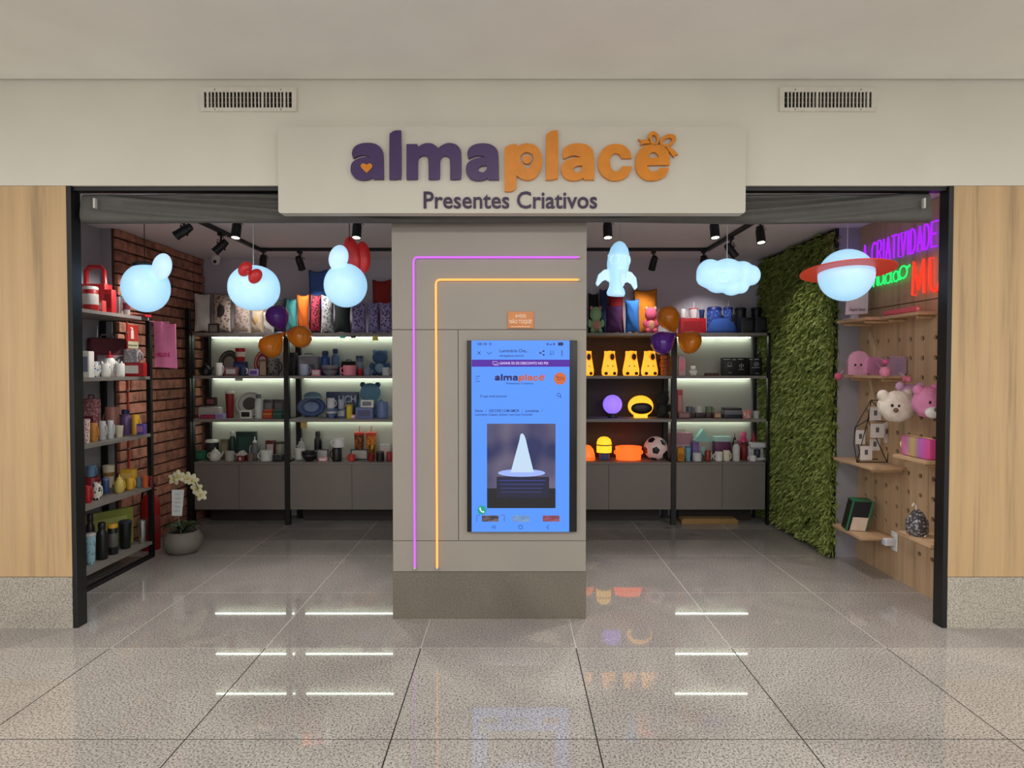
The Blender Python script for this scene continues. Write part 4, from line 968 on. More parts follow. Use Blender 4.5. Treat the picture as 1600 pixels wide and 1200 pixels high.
I('L4', 'f', 233, 239, 744, 'cup', MA, None, 'small dark red cup')
I('L5', 'f', 134, 149, 833, 'tumbler', pat((150, 190, 204), (110, 150, 170), 40), LG, 'light blue tumbler')
I('L5', 'f', 151, 167, 816, 'bottle', BK, None, 'tall black flask')
I('L5', 'm', 134, 147, 803, 'bottle', (30, 24, 24), None, 'dark flask behind the light blue tumbler')
I('L5', 'f', 169, 183, 818, 'can', BK, YE, 'black canister with yellow lid', band=(90, 90, 88))
I('L5', 'f', 186, 205, 813, 'tumbler', BK, (40, 50, 70), 'wide black tumbler with dark blue lid')
I('L5', 'f', 216, 228, 813, 'cup', SLV, None, 'steel cup')
t = thing('gift_box', (-3.275, 5.17, LZ[4]+.0006), 'large olive green box at the back on the bottom shelf of the left rack', 'box', 'goods of the kind box on the shop shelves', math.radians(59.5))
k_box(t, .37, .30, .04, (132, 140, 62), (160, 164, 96))
# ---- back wall, top shelf left of the pillar
def cu(x0, x1, yt, c, c2, desc, row='f', rz=0, d=.10, **k): return I('T', row, x0, x1, yt, 'cushion', c, c2, desc, rz=rz, d=d, **k)
cu(303, 329, 458, (206, 200, 190), BK, 'cream cushion with black back', rz=.5, back=BK)
cu(331, 362, 458, pat((196, 180, 164), (120, 104, 96), 34), (90, 80, 76), 'beige cushion with a dark patch', patch=(52, 46, 46))
cu(364, 391, 470, pat((206, 190, 176), (170, 140, 130), 36), CR, 'pinkish beige speckled cushion')
cu(392, 411, 485, (214, 196, 168), (190, 150, 80), 'cream cushion with yellow trim', patch=(220, 178, 110))
cu(411, 427, 488, WH, LG, 'small white cushion beside the purple balloon')
cu(427, 447, 466, BK, (50, 60, 70), 'black cushion behind the purple balloon')
cu(448, 464, 467, (84, 178, 176), (50, 110, 110), 'teal cushion', rz=.22)
cu(464, 483, 461, OR, (190, 90, 20), 'orange cushion', rz=.22)
cu(484, 501, 460, pat((190, 54, 76), (40, 30, 34), 40), BK, 'pink and black patterned cushion', rz=.22)
cu(501, 521, 461, pat((190, 192, 194), (110, 114, 116), 36), LG, 'light grey speckled cushion', rz=.22)
cu(521, 548, 472, (30, 40, 38), BK, 'dark green cushion')
cu(549, 573, 473, pat((150, 140, 186), (70, 60, 110), 40), LI, 'lilac patterned cushion, left of three', rz=.18)
cu(575, 592, 473, pat((158, 148, 196), (80, 70, 120), 40), LI, 'lilac patterned cushion, middle of three', rz=.18)
cu(593, 612, 473, pat((164, 154, 200), (60, 54, 100), 40), LI, 'lilac patterned cushion, nearest the pillar', rz=.18)
cu(481, 512, 421, (74, 110, 184), DB, 'tall blue cushion standing at the back', row='b', d=.1)
cu(580, 611, 436, (150, 40, 34), MA, 'tall red cushion', row='b', d=.1)
I('T', 'e', 326, 342, 506, 'frame', BK, (120, 116, 110), 'tiny black framed price card')
# ---- second shelf left
I('S', 'm', 309, 334, 567, 'teapot', BK, None, 'squat black teapot')
I('S', 'f', 337, 350, 567, 'mug', WH, None, 'white mug next to the black teapot')
I('S', 'b', 340, 373, 547, 'plate', (60, 66, 54), (150, 140, 130), 'round dark green plate')
I('S', 'm', 367, 385, 565, 'box', DB, BL, 'dark blue box under a red bucket', d=.08)
I('S', 'm', 368, 383, 544, 'cup', RD, (220, 200, 190), 'red popcorn bucket', yb=564.5)
I('S', 'f', 352, 372, 574, 'box', (130, 84, 90), LG, 'small pinkish printed box', d=.05)
I('S', 'f', 375, 387, 573, 'mug', DB, WH, 'dark mug with white handle')
I('S', 'b', 396, 421, 547, 'plate', (170, 40, 40), WH, 'round red plate behind the orange balloon')
I('S', 'f', 390, 405, 577, 'box', LI, PU, 'low lilac box', d=.05)
I('S', 'f', 405, 417, 562, 'frame', (60, 44, 40), (150, 130, 110), 'small dark picture frame')
I('S', 'f', 419, 441, 560, 'mug', pat((96, 94, 90), BK, 50), BK, 'large grey and black mug')
I('S', 'm', 445, 463, 551, 'box', BK, (44, 44, 48), 'black box beside the shelf post', d=.1)
I('S', 'b', 466, 499, 552, 'bag', (142, 142, 150), (104, 104, 116), 'grey backpack', d=.12)
I('S', 'f', 468, 486, 569, 'mug', (146, 154, 172), None, 'grey blue mug before the backpack')
I('S', 'b', 501, 515, 548, 'bottle', (48, 80, 150), DB, 'blue bottle, left of two')
I('S', 'b', 518, 530, 545, 'bottle', (80, 106, 150), DB, 'blue bottle, right of two')
I('S', 'f', 488, 501, 578, 'box', PK, LG, 'low pink box', d=.05)
I('S', 'f', 503, 529, 571, 'bowl', (120, 118, 126), (60, 60, 70), 'grey bowl below two blue bottles')
I('S', 'b', 534, 556, 562, 'bag', BK, (60, 60, 66), 'small black case', d=.07)
I('S', 'f', 531, 557, 571, 'mug', PK, None, 'wide pink mug', side=-1)
I('S', 'm', 556, 568, 556, 'can', (76, 90, 114), DB, 'blue grey canister', band=(120, 130, 150))
I('S', 'f', 559, 567, 576, 'cup', RD, None, 'tiny red cup')
I('S', 'f', 569, 582, 576, 'mug', (112, 122, 148), None, 'small blue grey mug')
I('S', 'b', 577, 611, 546, 'plush', (64, 90, 130), (130, 160, 180), 'dark blue plush toy with pale belly', d=.16)
I('S', 'f', 597, 611, 574, 'mug', (196, 198, 206), None, 'white mug before the blue plush')
# ---- third shelf left
I('R', 'b', 323, 338, 621, 'box', (44, 24, 26), (150, 90, 90), 'dark red box on white case', yb=634, d=.05)
I('R', 'b', 311, 347, 634, 'bag', (202, 198, 192), LG, 'white rounded case', d=.1)
I('R', 'f', 314, 337, 648, 'cloth', (140, 30, 66), (160, 60, 90), 'low magenta folded cloth', d=.08)
I('R', 'f', 338, 352, 646, 'box', LI, (140, 120, 160), 'low lilac grey box', d=.05)
I('R', 'm', 352, 366, 611, 'tumbler', (140, 30, 36), WH, 'dark red tumbler with white lid')
I('R', 'b', 367, 411, 611, 'plate', (206, 206, 200), (90, 92, 90), 'large round white plate')
I('R', 'f', 398, 410, 616, 'bottle', (196, 206, 200), (90, 100, 98), 'white bottle before the large plate')
I('R', 'f', 376, 394, 641, 'box', (210, 210, 204), BK, 'low white box with black label', d=.05)
I('R', 'f', 412, 427, 640, 'cloth', (170, 66, 44), (200, 110, 60), 'orange red folded cloth')
I('R', 'f', 428, 443, 640, 'cloth', (50, 84, 74), (60, 100, 90), 'green folded cloth')
I('R', 'b', 413, 428, 624, 'box', (84, 82, 84), GY, 'dark grey box, left of pair', d=.06)
I('R', 'b', 429, 444, 624, 'box', (70, 68, 72), (110, 108, 112), 'dark grey box, right of pair', d=.06)
I('R', 'b', 463, 508, 621, 'plate', (62, 80, 130), (130, 150, 190), 'large round blue plate')
I('R', 'm', 474, 503, 612, 'dome', (96, 120, 140), (140, 170, 180), 'grey blue cap above the blue plate', yb=622)
tb = I('R', 'b', 511, 560, 612, 'box', DB, None, 'wide dark blue box with pale letters', d=.08)
q = BY0+ROW['b']-.0405; text_px('lettering', 'LICH', 529, 556, 618, 629, q, G((170, 184, 200)), tb, thick=.001, offset=.02)
I('R', 'f', 511, 526, 622, 'mug', (206, 206, 212), None, 'white mug stacked on blue bowl', yb=638.5)
I('R', 'm', 528, 541, 624, 'mug', (176, 180, 200), None, 'pale lilac mug behind the stacked mug', yb=639)
I('R', 'f', 510, 527, 638, 'bowl', (96, 110, 150), LG, 'blue grey bowl under a white mug')
I('R', 'm', 527, 541, 639, 'box', (84, 98, 138), LG, 'blue grey box under a lilac mug', d=.07)
I('R', 'f', 541, 551, 632, 'can', (214, 190, 50), (190, 160, 40), 'small yellow can')
I('R', 'f', 543, 556, 648, 'box', PK, WH, 'tiny pink box', d=.04, lab='tiny pink box before the yellow can on the third back shelf')
I('R', 'f', 557, 584, 637, 'box', (98, 106, 158), (70, 72, 110), 'periwinkle blue planter box', d=.1)
I('R', 'f', 564, 584, 625, 'box', WH, (120, 120, 130), 'white carton resting on the planter box', yb=636.5, d=.05)
I('R', 'b', 556, 601, 597, 'plush', (96, 136, 160), (60, 80, 120), 'light blue plush toy sitting tall', d=.08)
I('R', 'f', 589, 611, 628, 'mug', (104, 124, 170), (150, 160, 190), 'blue mug beside the pillar')
# ---- cabinet top left
I('C', 'm', 305, 322, 704, 'box', (40, 96, 72), (60, 120, 96), 'green box by the bricks', d=.07)
I('C', 'b', 322, 341, 687, 'can', (50, 46, 46), WH, 'dark jar with white lid')
I('C', 'f', 323, 349, 699, 'teapot', (206, 204, 196), None, 'white pouring jug')
I('C', 'b', 346, 357, 686, 'box', (120, 112, 84), (150, 140, 110), 'slim khaki box', d=.05)
I('C', 'b', 358, 368, 674, 'bottle', (40, 66, 60), LG, 'tall dark green bottle')
I('C', 'b', 370, 401, 674, 'box', (36, 60, 54), (48, 80, 72), 'large dark green box', d=.05)
I('C', 'm', 389, 407, 682, 'teapot', (104, 104, 108), WH, 'grey teapot before the green box')
I('C', 'f', 352, 370, 705, 'mug', (170, 168, 164), None, 'pale grey mug')
I('C', 'f', 371, 385, 704, 'house', (120, 40, 48), (190, 180, 176), 'tiny red model building')
I('C', 'f', 386, 397, 709, 'cup', (120, 100, 86), None, 'small brown cup')
I('C', 'f', 402, 426, 704, 'mug', (208, 206, 202), None, 'wide white mug', side=-1)
I('C', 'b', 416, 430, 688, 'box', (96, 30, 36), (190, 180, 176), 'dark red box with pale label', d=.05)
I('C', 'b', 431, 444, 690, 'can', (150, 146, 130), (60, 58, 54), 'glass jar with dark lid')
I('C', 'f', 428, 443, 710, 'box', BK, (50, 50, 54), 'low black box beside the shelf post', d=.07)
I('C', 'b', 460, 481, 684, 'teapot', (172, 172, 168), None, 'pale glass teapot')
I('C', 'm', 456, 476, 701, 'mug', (200, 198, 194), None, 'white mug before the glass teapot', side=-1)
I('C', 'f', 471, 496, 705, 'bowl', BK, (44, 44, 48), 'black bowl')
I('C', 'b', 491, 502, 674, 'bottle', BK, None, 'tall black flask')
I('C', 'b', 503, 515, 689, 'cup', (166, 166, 162), None, 'pale grey cup')
I('C', 'm', 494, 513, 702, 'frame', (70, 70, 74), (190, 188, 184), 'grey framed plaque')
I('C', 'f', 498, 512, 715, 'box', PK, WH, 'low pink box', d=.04)
I('C', 'f', 515, 534, 700, 'mug', BK, None, 'black mug under a white one', side=-1)
I('C', 'f', 516, 538, 685, 'mug', (224, 224, 224), None, 'white mug stacked on a black one', side=-1, yb=699)
I('C', 'f', 541, 555, 710, 'mug', (196, 62, 44), None, 'orange red mug', side=-1)
I('C', 'm', 548, 575, 702, 'frame', (30, 34, 52), (176, 172, 160), 'dark framed picture')
I('C', 'b', 553, 569, 675, 'tumbler', pat((90, 50, 30), (200, 110, 40), 50), (214, 60, 40), 'brown cup with orange lid and straw', straw=.07)
I('C', 'b', 571, 588, 675, 'tumbler', pat((206, 90, 40), (230, 170, 60), 50), (214, 60, 40), 'orange cup with orange lid and straw', straw=.07)
I('C', 'm', 576, 588, 695, 'cup', GOLD, None, 'shiny golden cup')
I('C', 'f', 574, 586, 709, 'cup', (130, 26, 30), None, 'dark red cup')
I('C', 'f', 588, 600, 705, 'can', BK, (70, 70, 72), 'black canister')
I('C', 'b', 594, 610, 694, 'box', (196, 192, 190), (220, 190, 184), 'white box beside the pillar', d=.06)
I('C', 'f', 604, 615, 706, 'mug', (150, 34, 38), None, 'red mug beside the pillar')
# ---- top shelf right
I('T', 'f', 918, 944, 478, 'plush', (146, 186, 136), (200, 130, 120), 'pale green plush toy beside the pillar', d=.14)
cu(919, 936, 458, BK, (50, 50, 54), 'black cushion behind the green plush', row='b', d=.08)
cu(936, 949, 451, (40, 56, 92), DB, 'navy cushion', row='b', rz=-.1, d=.08)
cu(951, 976, 455, (150, 28, 34), MA, 'dark red cushion below the rocket', row='b', d=.08)
cu(946, 974, 478, (76, 34, 84), (60, 26, 66), 'purple cushion below the rocket', row='f', d=.12)
cu(977, 1000, 468, (52, 120, 200), (30, 70, 130), 'bright blue cushion', row='f', rz=-.2, d=.1)
cu(991, 1030, 452, (236, 140, 34), (30, 26, 24), 'square orange cushion with dark trim', row='b', d=.09)
I('T', 'f', 1004, 1030, 479, 'plush', (226, 96, 130), (214, 160, 130), 'pink plush toy beside the orange balloon', d=.14)
I('T', 'm', 1061, 1101, 498, 'box', (176, 24, 34), (150, 18, 28), 'wide red box under white mugs', d=.11)
I('T', 'm', 1062, 1074, 483, 'mug', (214, 208, 208), None, 'small white mug on the red box', yb=497.5)
I('T', 'm', 1076, 1091, 482, 'tumbler', (222, 214, 214), (200, 60, 60), 'white cup with straw', yb=497.5, straw=.07, cs=(210, 210, 210))
I('T', 'm', 1092, 1101, 484, 'tumbler', (40, 60, 110), None, 'small navy cup with straw', yb=497.5, straw=.06, cs=(160, 160, 170))
I('T', 'f', 1104, 1152, 497, 'dome', (38, 76, 150), (30, 60, 120), 'wide bright blue hat', d=.16)
I('T', 'b', 1105, 1127, 480, 'can', pat((40, 66, 150), (80, 120, 200), 40), (30, 50, 120), 'blue patterned tin')
I('T', 'b', 1130, 1145, 480, 'tumbler', pat((44, 72, 160), (90, 130, 210), 40), (30, 50, 120), 'blue cup with straw', straw=.07, cs=(200, 200, 210))
I('T', 'b', 1148, 1166, 481, 'tumbler', (30, 30, 34), BK, 'black cup with white tag', straw=.06, cs=(150, 150, 150))
I('T', 'f', 1155, 1175, 497, 'box', (24, 26, 32), (38, 40, 48), 'low black box, left of two', d=.11)
I('T', 'f', 1177, 1195, 496, 'box', (22, 23, 28), (34, 36, 42), 'low black box, right of two', d=.11)
I('T', 'b', 1174, 1190, 481, 'tumbler', (26, 26, 30), BK, 'black cup by the leaf wall', straw=.07, cs=(150, 150, 150))
# ---- second shelf right: glowing animal lamps
AO = mat((255, 190, 80), .4, emit=1.05, ecol=(255, 170, 42)); AO2 = mat((255, 170, 60), .4, emit=.8, ecol=(240, 140, 30))
for (a, b_, ds) in ((905, 928, 'half hidden by the pillar'), (940, 965, 'second from the pillar'), (973, 999, 'third from the pillar'), (1002, 1028, 'beside the purple balloon')):
    I('S', 'm', a, b_, 548, 'animal_lamp', AO, AO2, '', d=.1, lab='glowing amber animal lamp on the second back shelf, '+ds)
I('S', 'm', 1032, 1048, 555, 'basket', (176, 96, 48), None, 'copper brown ribbed pot', d=.08)
I('S', 'f', 1060, 1070, 556, 'box', (206, 170, 180), PK, 'pale pink box', d=.05)
I('S', 'f', 1077, 1089, 571, 'plush', WH, None, 'tiny white animal figurine', d=.06)
I('S', 'f', 1101, 1123, 583, 'cloth', (70, 40, 34), BN, 'low dark brown folded cloth', d=.06)
tb = I('S', 'm', 1128, 1165, 559, 'box', BK, None, 'wide black box with white chalk print', d=.1)
def chalk(tb, rects, circles, Y):
    m = G((200, 200, 196))
    for xa, xb, ya_, yb_ in rects:
        q0, q1 = P(xa, yb_, Y), P(xb, ya_, Y); MB().box(q0.x, q1.x, Y-.001, Y+.001, q0.z, q1.z).build('chalk_print', m, tb, smooth=False)
    for cx, cy, r in circles: MB().tube([P(cx+r*math.cos(k*PI/6), cy+r*.8*math.sin(k*PI/6), Y) for k in range(12)], .002, 5, True).build('chalk_print', m, tb)
Yc = BY0+ROW['m']-.051
chalk(tb, [(1130, 1141, 561, 562), (1144, 1150, 561.5, 562.5), (1153, 1161, 561, 562), (1136, 1144, 572, 572.8), (1154, 1162, 577, 577.8), (1138, 1143, 582, 582.8), (1157.6, 1158.6, 568, 576), (1155, 1156, 570, 573), (1160.5, 1161.5, 569, 573)], [(1140, 569, 3.2)], Yc)
tb = I('S', 'm', 1169, 1188, 559, 'box', BK, None, 'narrow black box with white chalk ring', d=.1)
chalk(tb, [(1171, 1176, 561, 562), (1179, 1186, 561, 562), (1175, 1187, 574, 574.8), (1180, 1186, 583, 583.8)], [(1182, 569, 3.8), (1182, 569, 1.8)], Yc)
# ---- third shelf right
I('R', 'm', 942, 972, 617, 'globe_lamp', mat((170, 140, 250), .4, emit=.9, ecol=(146, 110, 250)), BK, 'glowing violet globe lamp on dark base')
I('R', 'm', 981, 1021, 618, 'ring_lamp', mat((255, 190, 60), .4, emit=1.05, ecol=(255, 182, 44)), None, 'round amber lamp with dark opening')
I('R', 'm', 1022, 1049, 610, 'plush', (30, 32, 32), (44, 48, 46), 'black animal figure behind the shelf post', d=.12)
I('R', 'b', 1058, 1066, 609, 'box', (196, 70, 76), (210, 150, 150), 'slim upright red box', d=.04)
I('R', 'f', 1059, 1078, 644, 'box', (110, 70, 66), (150, 110, 110), 'brown printed box, leftmost', d=.06)
I('R', 'm', 1072, 1085, 635, 'mug', (96, 106, 116), None, 'grey blue mug stacked at the back', yb=645)
I('R', 'm', 1072, 1085, 645.5, 'box', (60, 44, 44), None, 'low dark box under grey blue mug', d=.06)
I('R', 'm', 1086, 1101, 635, 'mug', (202, 200, 190), None, 'white mug on a dark box', yb=645)
I('R', 'm', 1086, 1101, 645.5, 'box', (56, 40, 40), None, 'low dark box under white mug', d=.06)
I('R', 'm', 1102, 1116, 635, 'mug', (110, 126, 96), None, 'sage green mug on a dark box', yb=645)
I('R', 'm', 1102, 1116, 645.5, 'box', (64, 48, 44), None, 'low dark box under sage mug', d=.06)
I('R', 'f', 1115, 1126, 644, 'box', (132, 96, 70), (190, 160, 130), 'small tan box', d=.05)
for k, (yt_, yb_, c_) in enumerate(((647.5, None, (40, 40, 60)), (640.5, 647.2, (120, 124, 130)), (637, 640.2, (50, 50, 54)))):
    I('R', 'm', 1128+k, 1158-k, yt_, 'box', c_, None, '', d=.13, yb=yb_, lab=('navy book at the bottom', 'grey book in the middle', 'dark book on top')[k]+' of the flat pile on the third back shelf')
I('R', 'f', 1159, 1175, 641, 'cup', pat((212, 130, 120), WH, 60), None, 'pink patterned cup')
I('R', 'f', 1176, 1187, 642, 'cup', (180, 182, 180), None, 'pale grey cup by the leaf wall')
# ---- cabinet top right
OG = mat((255, 130, 60), .4, emit=1.0, ecol=(255, 104, 30))
t = I('C', 'm', 905, 930, 695, 'dome', OG, mat((255, 110, 40), .4, emit=.8, ecol=(240, 90, 24)), '', lab='glowing orange rounded lamp half hidden behind the pillar'); t['category'] = 'lamp'; t.name = 'rounded_lamp'; t['group'] = 'goods of the kind lamp on the shop shelves'
I('C', 'm', 930, 958, 682, 'capsule_lamp', mat((255, 205, 60), .4, emit=1.0, ecol=(255, 196, 40)), (76, 92, 140), 'glowing yellow capsule lamp with blue base')
t = I('C', 'm', 961, 1003, 697, 'basket', mat((255, 120, 50), .4, emit=1.0, ecol=(255, 100, 34)), mat((255, 120, 50), .4, emit=.9, ecol=(255, 110, 40)), '', d=.2, lab='glowing orange ribbed basket lamp next to the football lamp'); t['category'] = 'lamp'; t.name = 'basket_lamp'
I('C', 'm', 1003, 1046, 682, 'ball', mat((220, 196, 196), .4, emit=.10, ecol=(220, 170, 160)), BK, 'white football lamp with black patches')
I('C', 'b', 1046, 1082, 671, 'bag', (176, 134, 146), (202, 170, 178), 'dusty pink house shaped bag', d=.1)
I('C', 'f', 1058, 1069, 697, 'bag', (206, 140, 46), (170, 110, 40), 'small ochre bag', d=.06)
I('C', 'f', 1070, 1080, 697, 'tumbler', (110, 170, 186), (80, 130, 150), 'teal cup')
I('C', 'm', 1081, 1091, 690, 'box', (104, 80, 150), (130, 100, 170), 'purple box', d=.06)
I('C', 'b', 1084, 1110, 670, 'house', (170, 160, 146), (150, 204, 196), 'house shaped tin with mint roof', d=.09)
I('C', 'f', 1082, 1100, 708, 'mug', (206, 206, 208), (40, 40, 44), 'white mug with dark handle')
I('C', 'f', 1101, 1113, 704, 'mug', (140, 50, 40), WH, 'red brown mug')
I('C', 'b', 1115, 1140, 682, 'box', (106, 50, 90), None, 'plum box with mint lid', d=.09, lid=(170, 206, 200))
I('C', 'f', 1114, 1129, 706, 'mug', WH, None, 'white mug before the plum box', side=-1)
I('C', 'f', 1130, 1143, 704, 'mug', (220, 214, 190), None, 'cream mug before the plum box')
I('C', 'b', 1142, 1154, 677, 'teapot', (30, 32, 34), None, 'small black kettle at the back')
I('C', 'b', 1155, 1168, 675, 'bottle', (216, 60, 120), (230, 100, 150), 'hot pink bottle')
I('C', 'b', 1170, 1186, 673, 'teapot', (150, 24, 44), None, 'dark red kettle')
I('C', 'f', 1145, 1156, 688, 'bottle', (206, 204, 200), (120, 110, 104), 'white bottle with grey cap')
I('C', 'm', 1157, 1168, 690, 'bottle', (120, 30, 30), (90, 24, 24), 'dark red bottle')
I('C', 'm', 1170, 1194, 691, 'machine', (208, 210, 212), (50, 56, 70), 'white coffee maker with dark jug', d=.12)
I('C', 'f', 1168, 1182, 712, 'mug', (222, 222, 222), None, 'white mug before the coffee maker', side=-1)

# hanging price tags and clips under the shelves
def tagpx(x0, x1, y0, y1, c, label):
    Y = BY0+.03; q0, q1 = P(x0, y1, Y), P(x1, y0, Y); zt = min(q1.z, 9)
    t = thing('price_tag', ((q0.x+q1.x)/2, Y, q1.z), label, 'price tag', 'tags clipped under the shelves')
    MB().box(q0.x, q1.x, Y-.003, Y+.003, q0.z, q1.z).build('card', G(c), t, smooth=False); MB().box((q0.x+q1.x)/2-.006, (q0.x+q1.x)/2+.006, Y-.005, Y+.006, q1.z-.004, q1.z+.006).build('clip', G((150, 150, 150)), t, smooth=False)
tagpx(531, 540, 524.5, 528, (90, 200, 200), 'teal tag under the top shelf left of the pillar')
tagpx(548, 556, 524.5, 528, BK, 'black tag under the top shelf left of the pillar')
tagpx(582, 591, 524.5, 532, (220, 210, 90), 'yellow tag under the top shelf left of the pillar')
tagpx(367, 379, 590.5, 595, (210, 212, 205), 'pale clip under the second back shelf near the bricks')
tagpx(470, 480, 659, 669, (180, 150, 80), 'tan tag hanging under the third back shelf beside the post')

# ================================================================ balloons
def balloon(px, py, rx, ry, nx, ny, c, label, Y):
    ct = P(px, py, Y); kn = P(nx, ny, Y+.02); ax = (kn-ct).normalized(); R = (-ax).to_track_quat('Z', 'X').to_matrix().to_4x4()
    L_ = (kn-ct).length; r = rx*S_(Y); h = ry*S_(Y)
    prof = [(.008, -L_-.012), (.013, -L_-.006), (.006, -L_), (.012, -L_*.93), (r*.45, -L_*.66), (r*.8, -L_*.33), (r*.97, -h*.05), (r, h*.15), (r*.92, h*.5), (r*.68, h*.8), (r*.35, h*.96), (.001, h)]
    t = thing('balloon', kn, label, 'balloon', 'balloons tied to the shelf posts')
    MB().lathe(prof[3:], n=28).xf(Matrix.Translation(ct) @ R).build('skin', mat(c, .18, coat=.5), t)
    MB().lathe(prof[:4], n=12).xf(Matrix.Translation(ct) @ R).build('knot', mat(c, .3), t)
    px_ = PX[1] if nx < 800 else PX[4]; MB().tube([kn, Vector((px_, BY0-.002, kn.z-.03))], .003, 5).build('ribbon', mat(c, .5), t)
BO = (246, 142, 28); BPU = (104, 48, 164)
balloon(434, 496, 18, 19, 443, 519, BPU, 'purple balloon tied to the left shelf post', 6.33)
balloon(424, 540, 19, 18, 442, 521, BO, 'orange balloon hanging lower left on the left shelf post', 6.22)
balloon(467, 525, 18, 20, 445, 520, BO, 'orange balloon sticking out right on the left shelf post', 6.28)
balloon(1045, 498, 18, 20, 1056, 520, BO, 'orange balloon on top at the right shelf post', 6.33)
balloon(1035, 535, 19, 18, 1055, 522, BPU, 'purple balloon tied to the right shelf post', 6.18)
balloon(1078, 534, 19, 17, 1058, 522, BO, 'orange balloon hanging right below on the right shelf post', 6.30)

# ================================================================ left wall extras
x = -3.31
t = thing('fire_sign', (x, 5.6, 1.8), 'red fire extinguisher sign on the brick wall above a cream label', 'sign')
def wpx(px, py, X): Y = X*1000/(px-800); return Vector((X, Y, P(px, py, Y).z))
a, b_ = wpx(197, 532, x), wpx(216, 509, x); t.location = (x, (a.y+b_.y)/2, a.z); W[t] = t.location.copy()
MB().box(x, x+.006, a.y, b_.y, a.z, b_.z).build('plate', G((190, 44, 36)), t, smooth=False)
ym, zm = (a.y+b_.y)/2, (a.z+b_.z)/2
MB().box(x+.006, x+.0075, ym-.02, ym+.02, zm-.05, zm+.022, .0005).box(x+.006, x+.0075, ym-.01, ym+.01, zm+.022, zm+.04).box(x+.006, x+.0075, ym-.03, ym+.005, zm+.04, zm+.048).build('pictogram', G((232, 220, 210)), t, smooth=False)
z1 = a.z-.004; MB().box(x, x+.005, a.y, b_.y, z1-.06, z1).build('label_strip', G((206, 196, 160)), t, smooth=False); MB().box(x+.005, x+.006, a.y+.02, b_.y-.02, z1-.04, z1-.03).build('print', G((90, 110, 70)), t, smooth=False)
t = thing('fire_extinguisher', (-3.19, 5.62, 0), 'red fire extinguisher standing on the floor behind the left rack', 'extinguisher')
MB().lathe([(.07, 0), (.075, .01), (.075, .40), (.06, .46), (.03, .49), (.025, .51)], (-3.19, 5.62, 0), 24).build('cylinder', mat((150, 22, 24), .3), t)
MB().lathe([(.028, .50), (.028, .53), (.012, .535), (.012, .56)], (-3.19, 5.62, 0), 14).build('valve', M_BLACK, t)
MB().tube([(-3.19, 5.62, .55), (-3.13, 5.6, .58)], .008).tube([(-3.19, 5.62, .535), (-3.13, 5.6, .53)], .007).build('lever', M_BLACK, t)
MB().tube([(-3.2, 5.62, .53), (-3.26, 5.62, .5), (-3.275, 5.62, .35), (-3.27, 5.62, .15)], .01).build('hose', M_BLACK, t)
MB().lathe([(.0755, .15), (.0765, .152), (.0765, .3), (.0755, .302)], (-3.19, 5.62, 0), 24).build('label_band', G((128, 40, 38)), t)
t = thing('red_pipe', (-3.295, 5.62, .75), 'thin red conduit running down the brick wall', 'pipe')
MB().tube([(-3.303, 5.50, .72), (-3.303, 5.50, 2.1)], .008).build('tube', mat((150, 44, 38), .4), t)
for z_ in (.9, 1.4, 1.9): MB().box(-3.318, -3.296, 5.485, 5.515, z_, z_+.015).build('clip', G((120, 110, 104)), t, smooth=False)
# pink bag hanging on the rack
Yb = 5.30; xs0, xs1 = P(233, 0, Yb).x, P(268, 0, Yb).x; z0b, z1b = P(250, 573, Yb).z, P(250, 503, Yb).z
t = thing('cloth_bag', ((xs0+xs1)/2, Yb, z0b), 'pink cloth bag hanging from the corner of the left rack', 'bag')
vs = []; fs = []; n = 10
for s_ in (-1, 1):
    for j in range(n+1):
        for i in range(n+1):
            u = i/n; v = j/n; vs.append((xs0+(xs1-xs0)*u+.012*(1-v)*(.5), Yb+s_*(.004+.022*max(0, (1-(2*u-1)**2)*(1-abs(2*v-.9)**2)))+.006*math.sin(u*9+v*3), z0b+(z1b-z0b)*v-.015*u+(.008*math.sin(u*6) if j == n else 0)))
m_ = (n+1)**2
for s_ in (0, 1):
    for j in range(n):
        for i in range(n): k = s_*m_+j*(n+1)+i; fs.append((k, k+1, k+n+2, k+n+1))
for j in range(n): fs += [(j*(n+1), (j+1)*(n+1), m_+(j+1)*(n+1), m_+j*(n+1)), (j*(n+1)+n, (j+1)*(n+1)+n, m_+(j+1)*(n+1)+n, m_+j*(n+1)+n)]
for i in range(n): fs += [(i, i+1, m_+i+1, m_+i)]
bag = MB().add(vs, fs).build('bag_body', mat((232, 128, 172), .8), t)
hx, hz_ = P(243, 0, Yb).x, 1.98
MB().tube([(xs0+.04, Yb-.01, z1b), (-3.035, 5.365, 1.99), (xs0+.13, Yb-.01, z1b-.005)], .003, 5).build('strap', mat((226, 140, 176), .8), t)
text_px('lettering', 'HELLO K', 243, 266, 551, 557.5, Yb-.036, mat((196, 40, 110), .7), t, thick=.002, offset=.03)

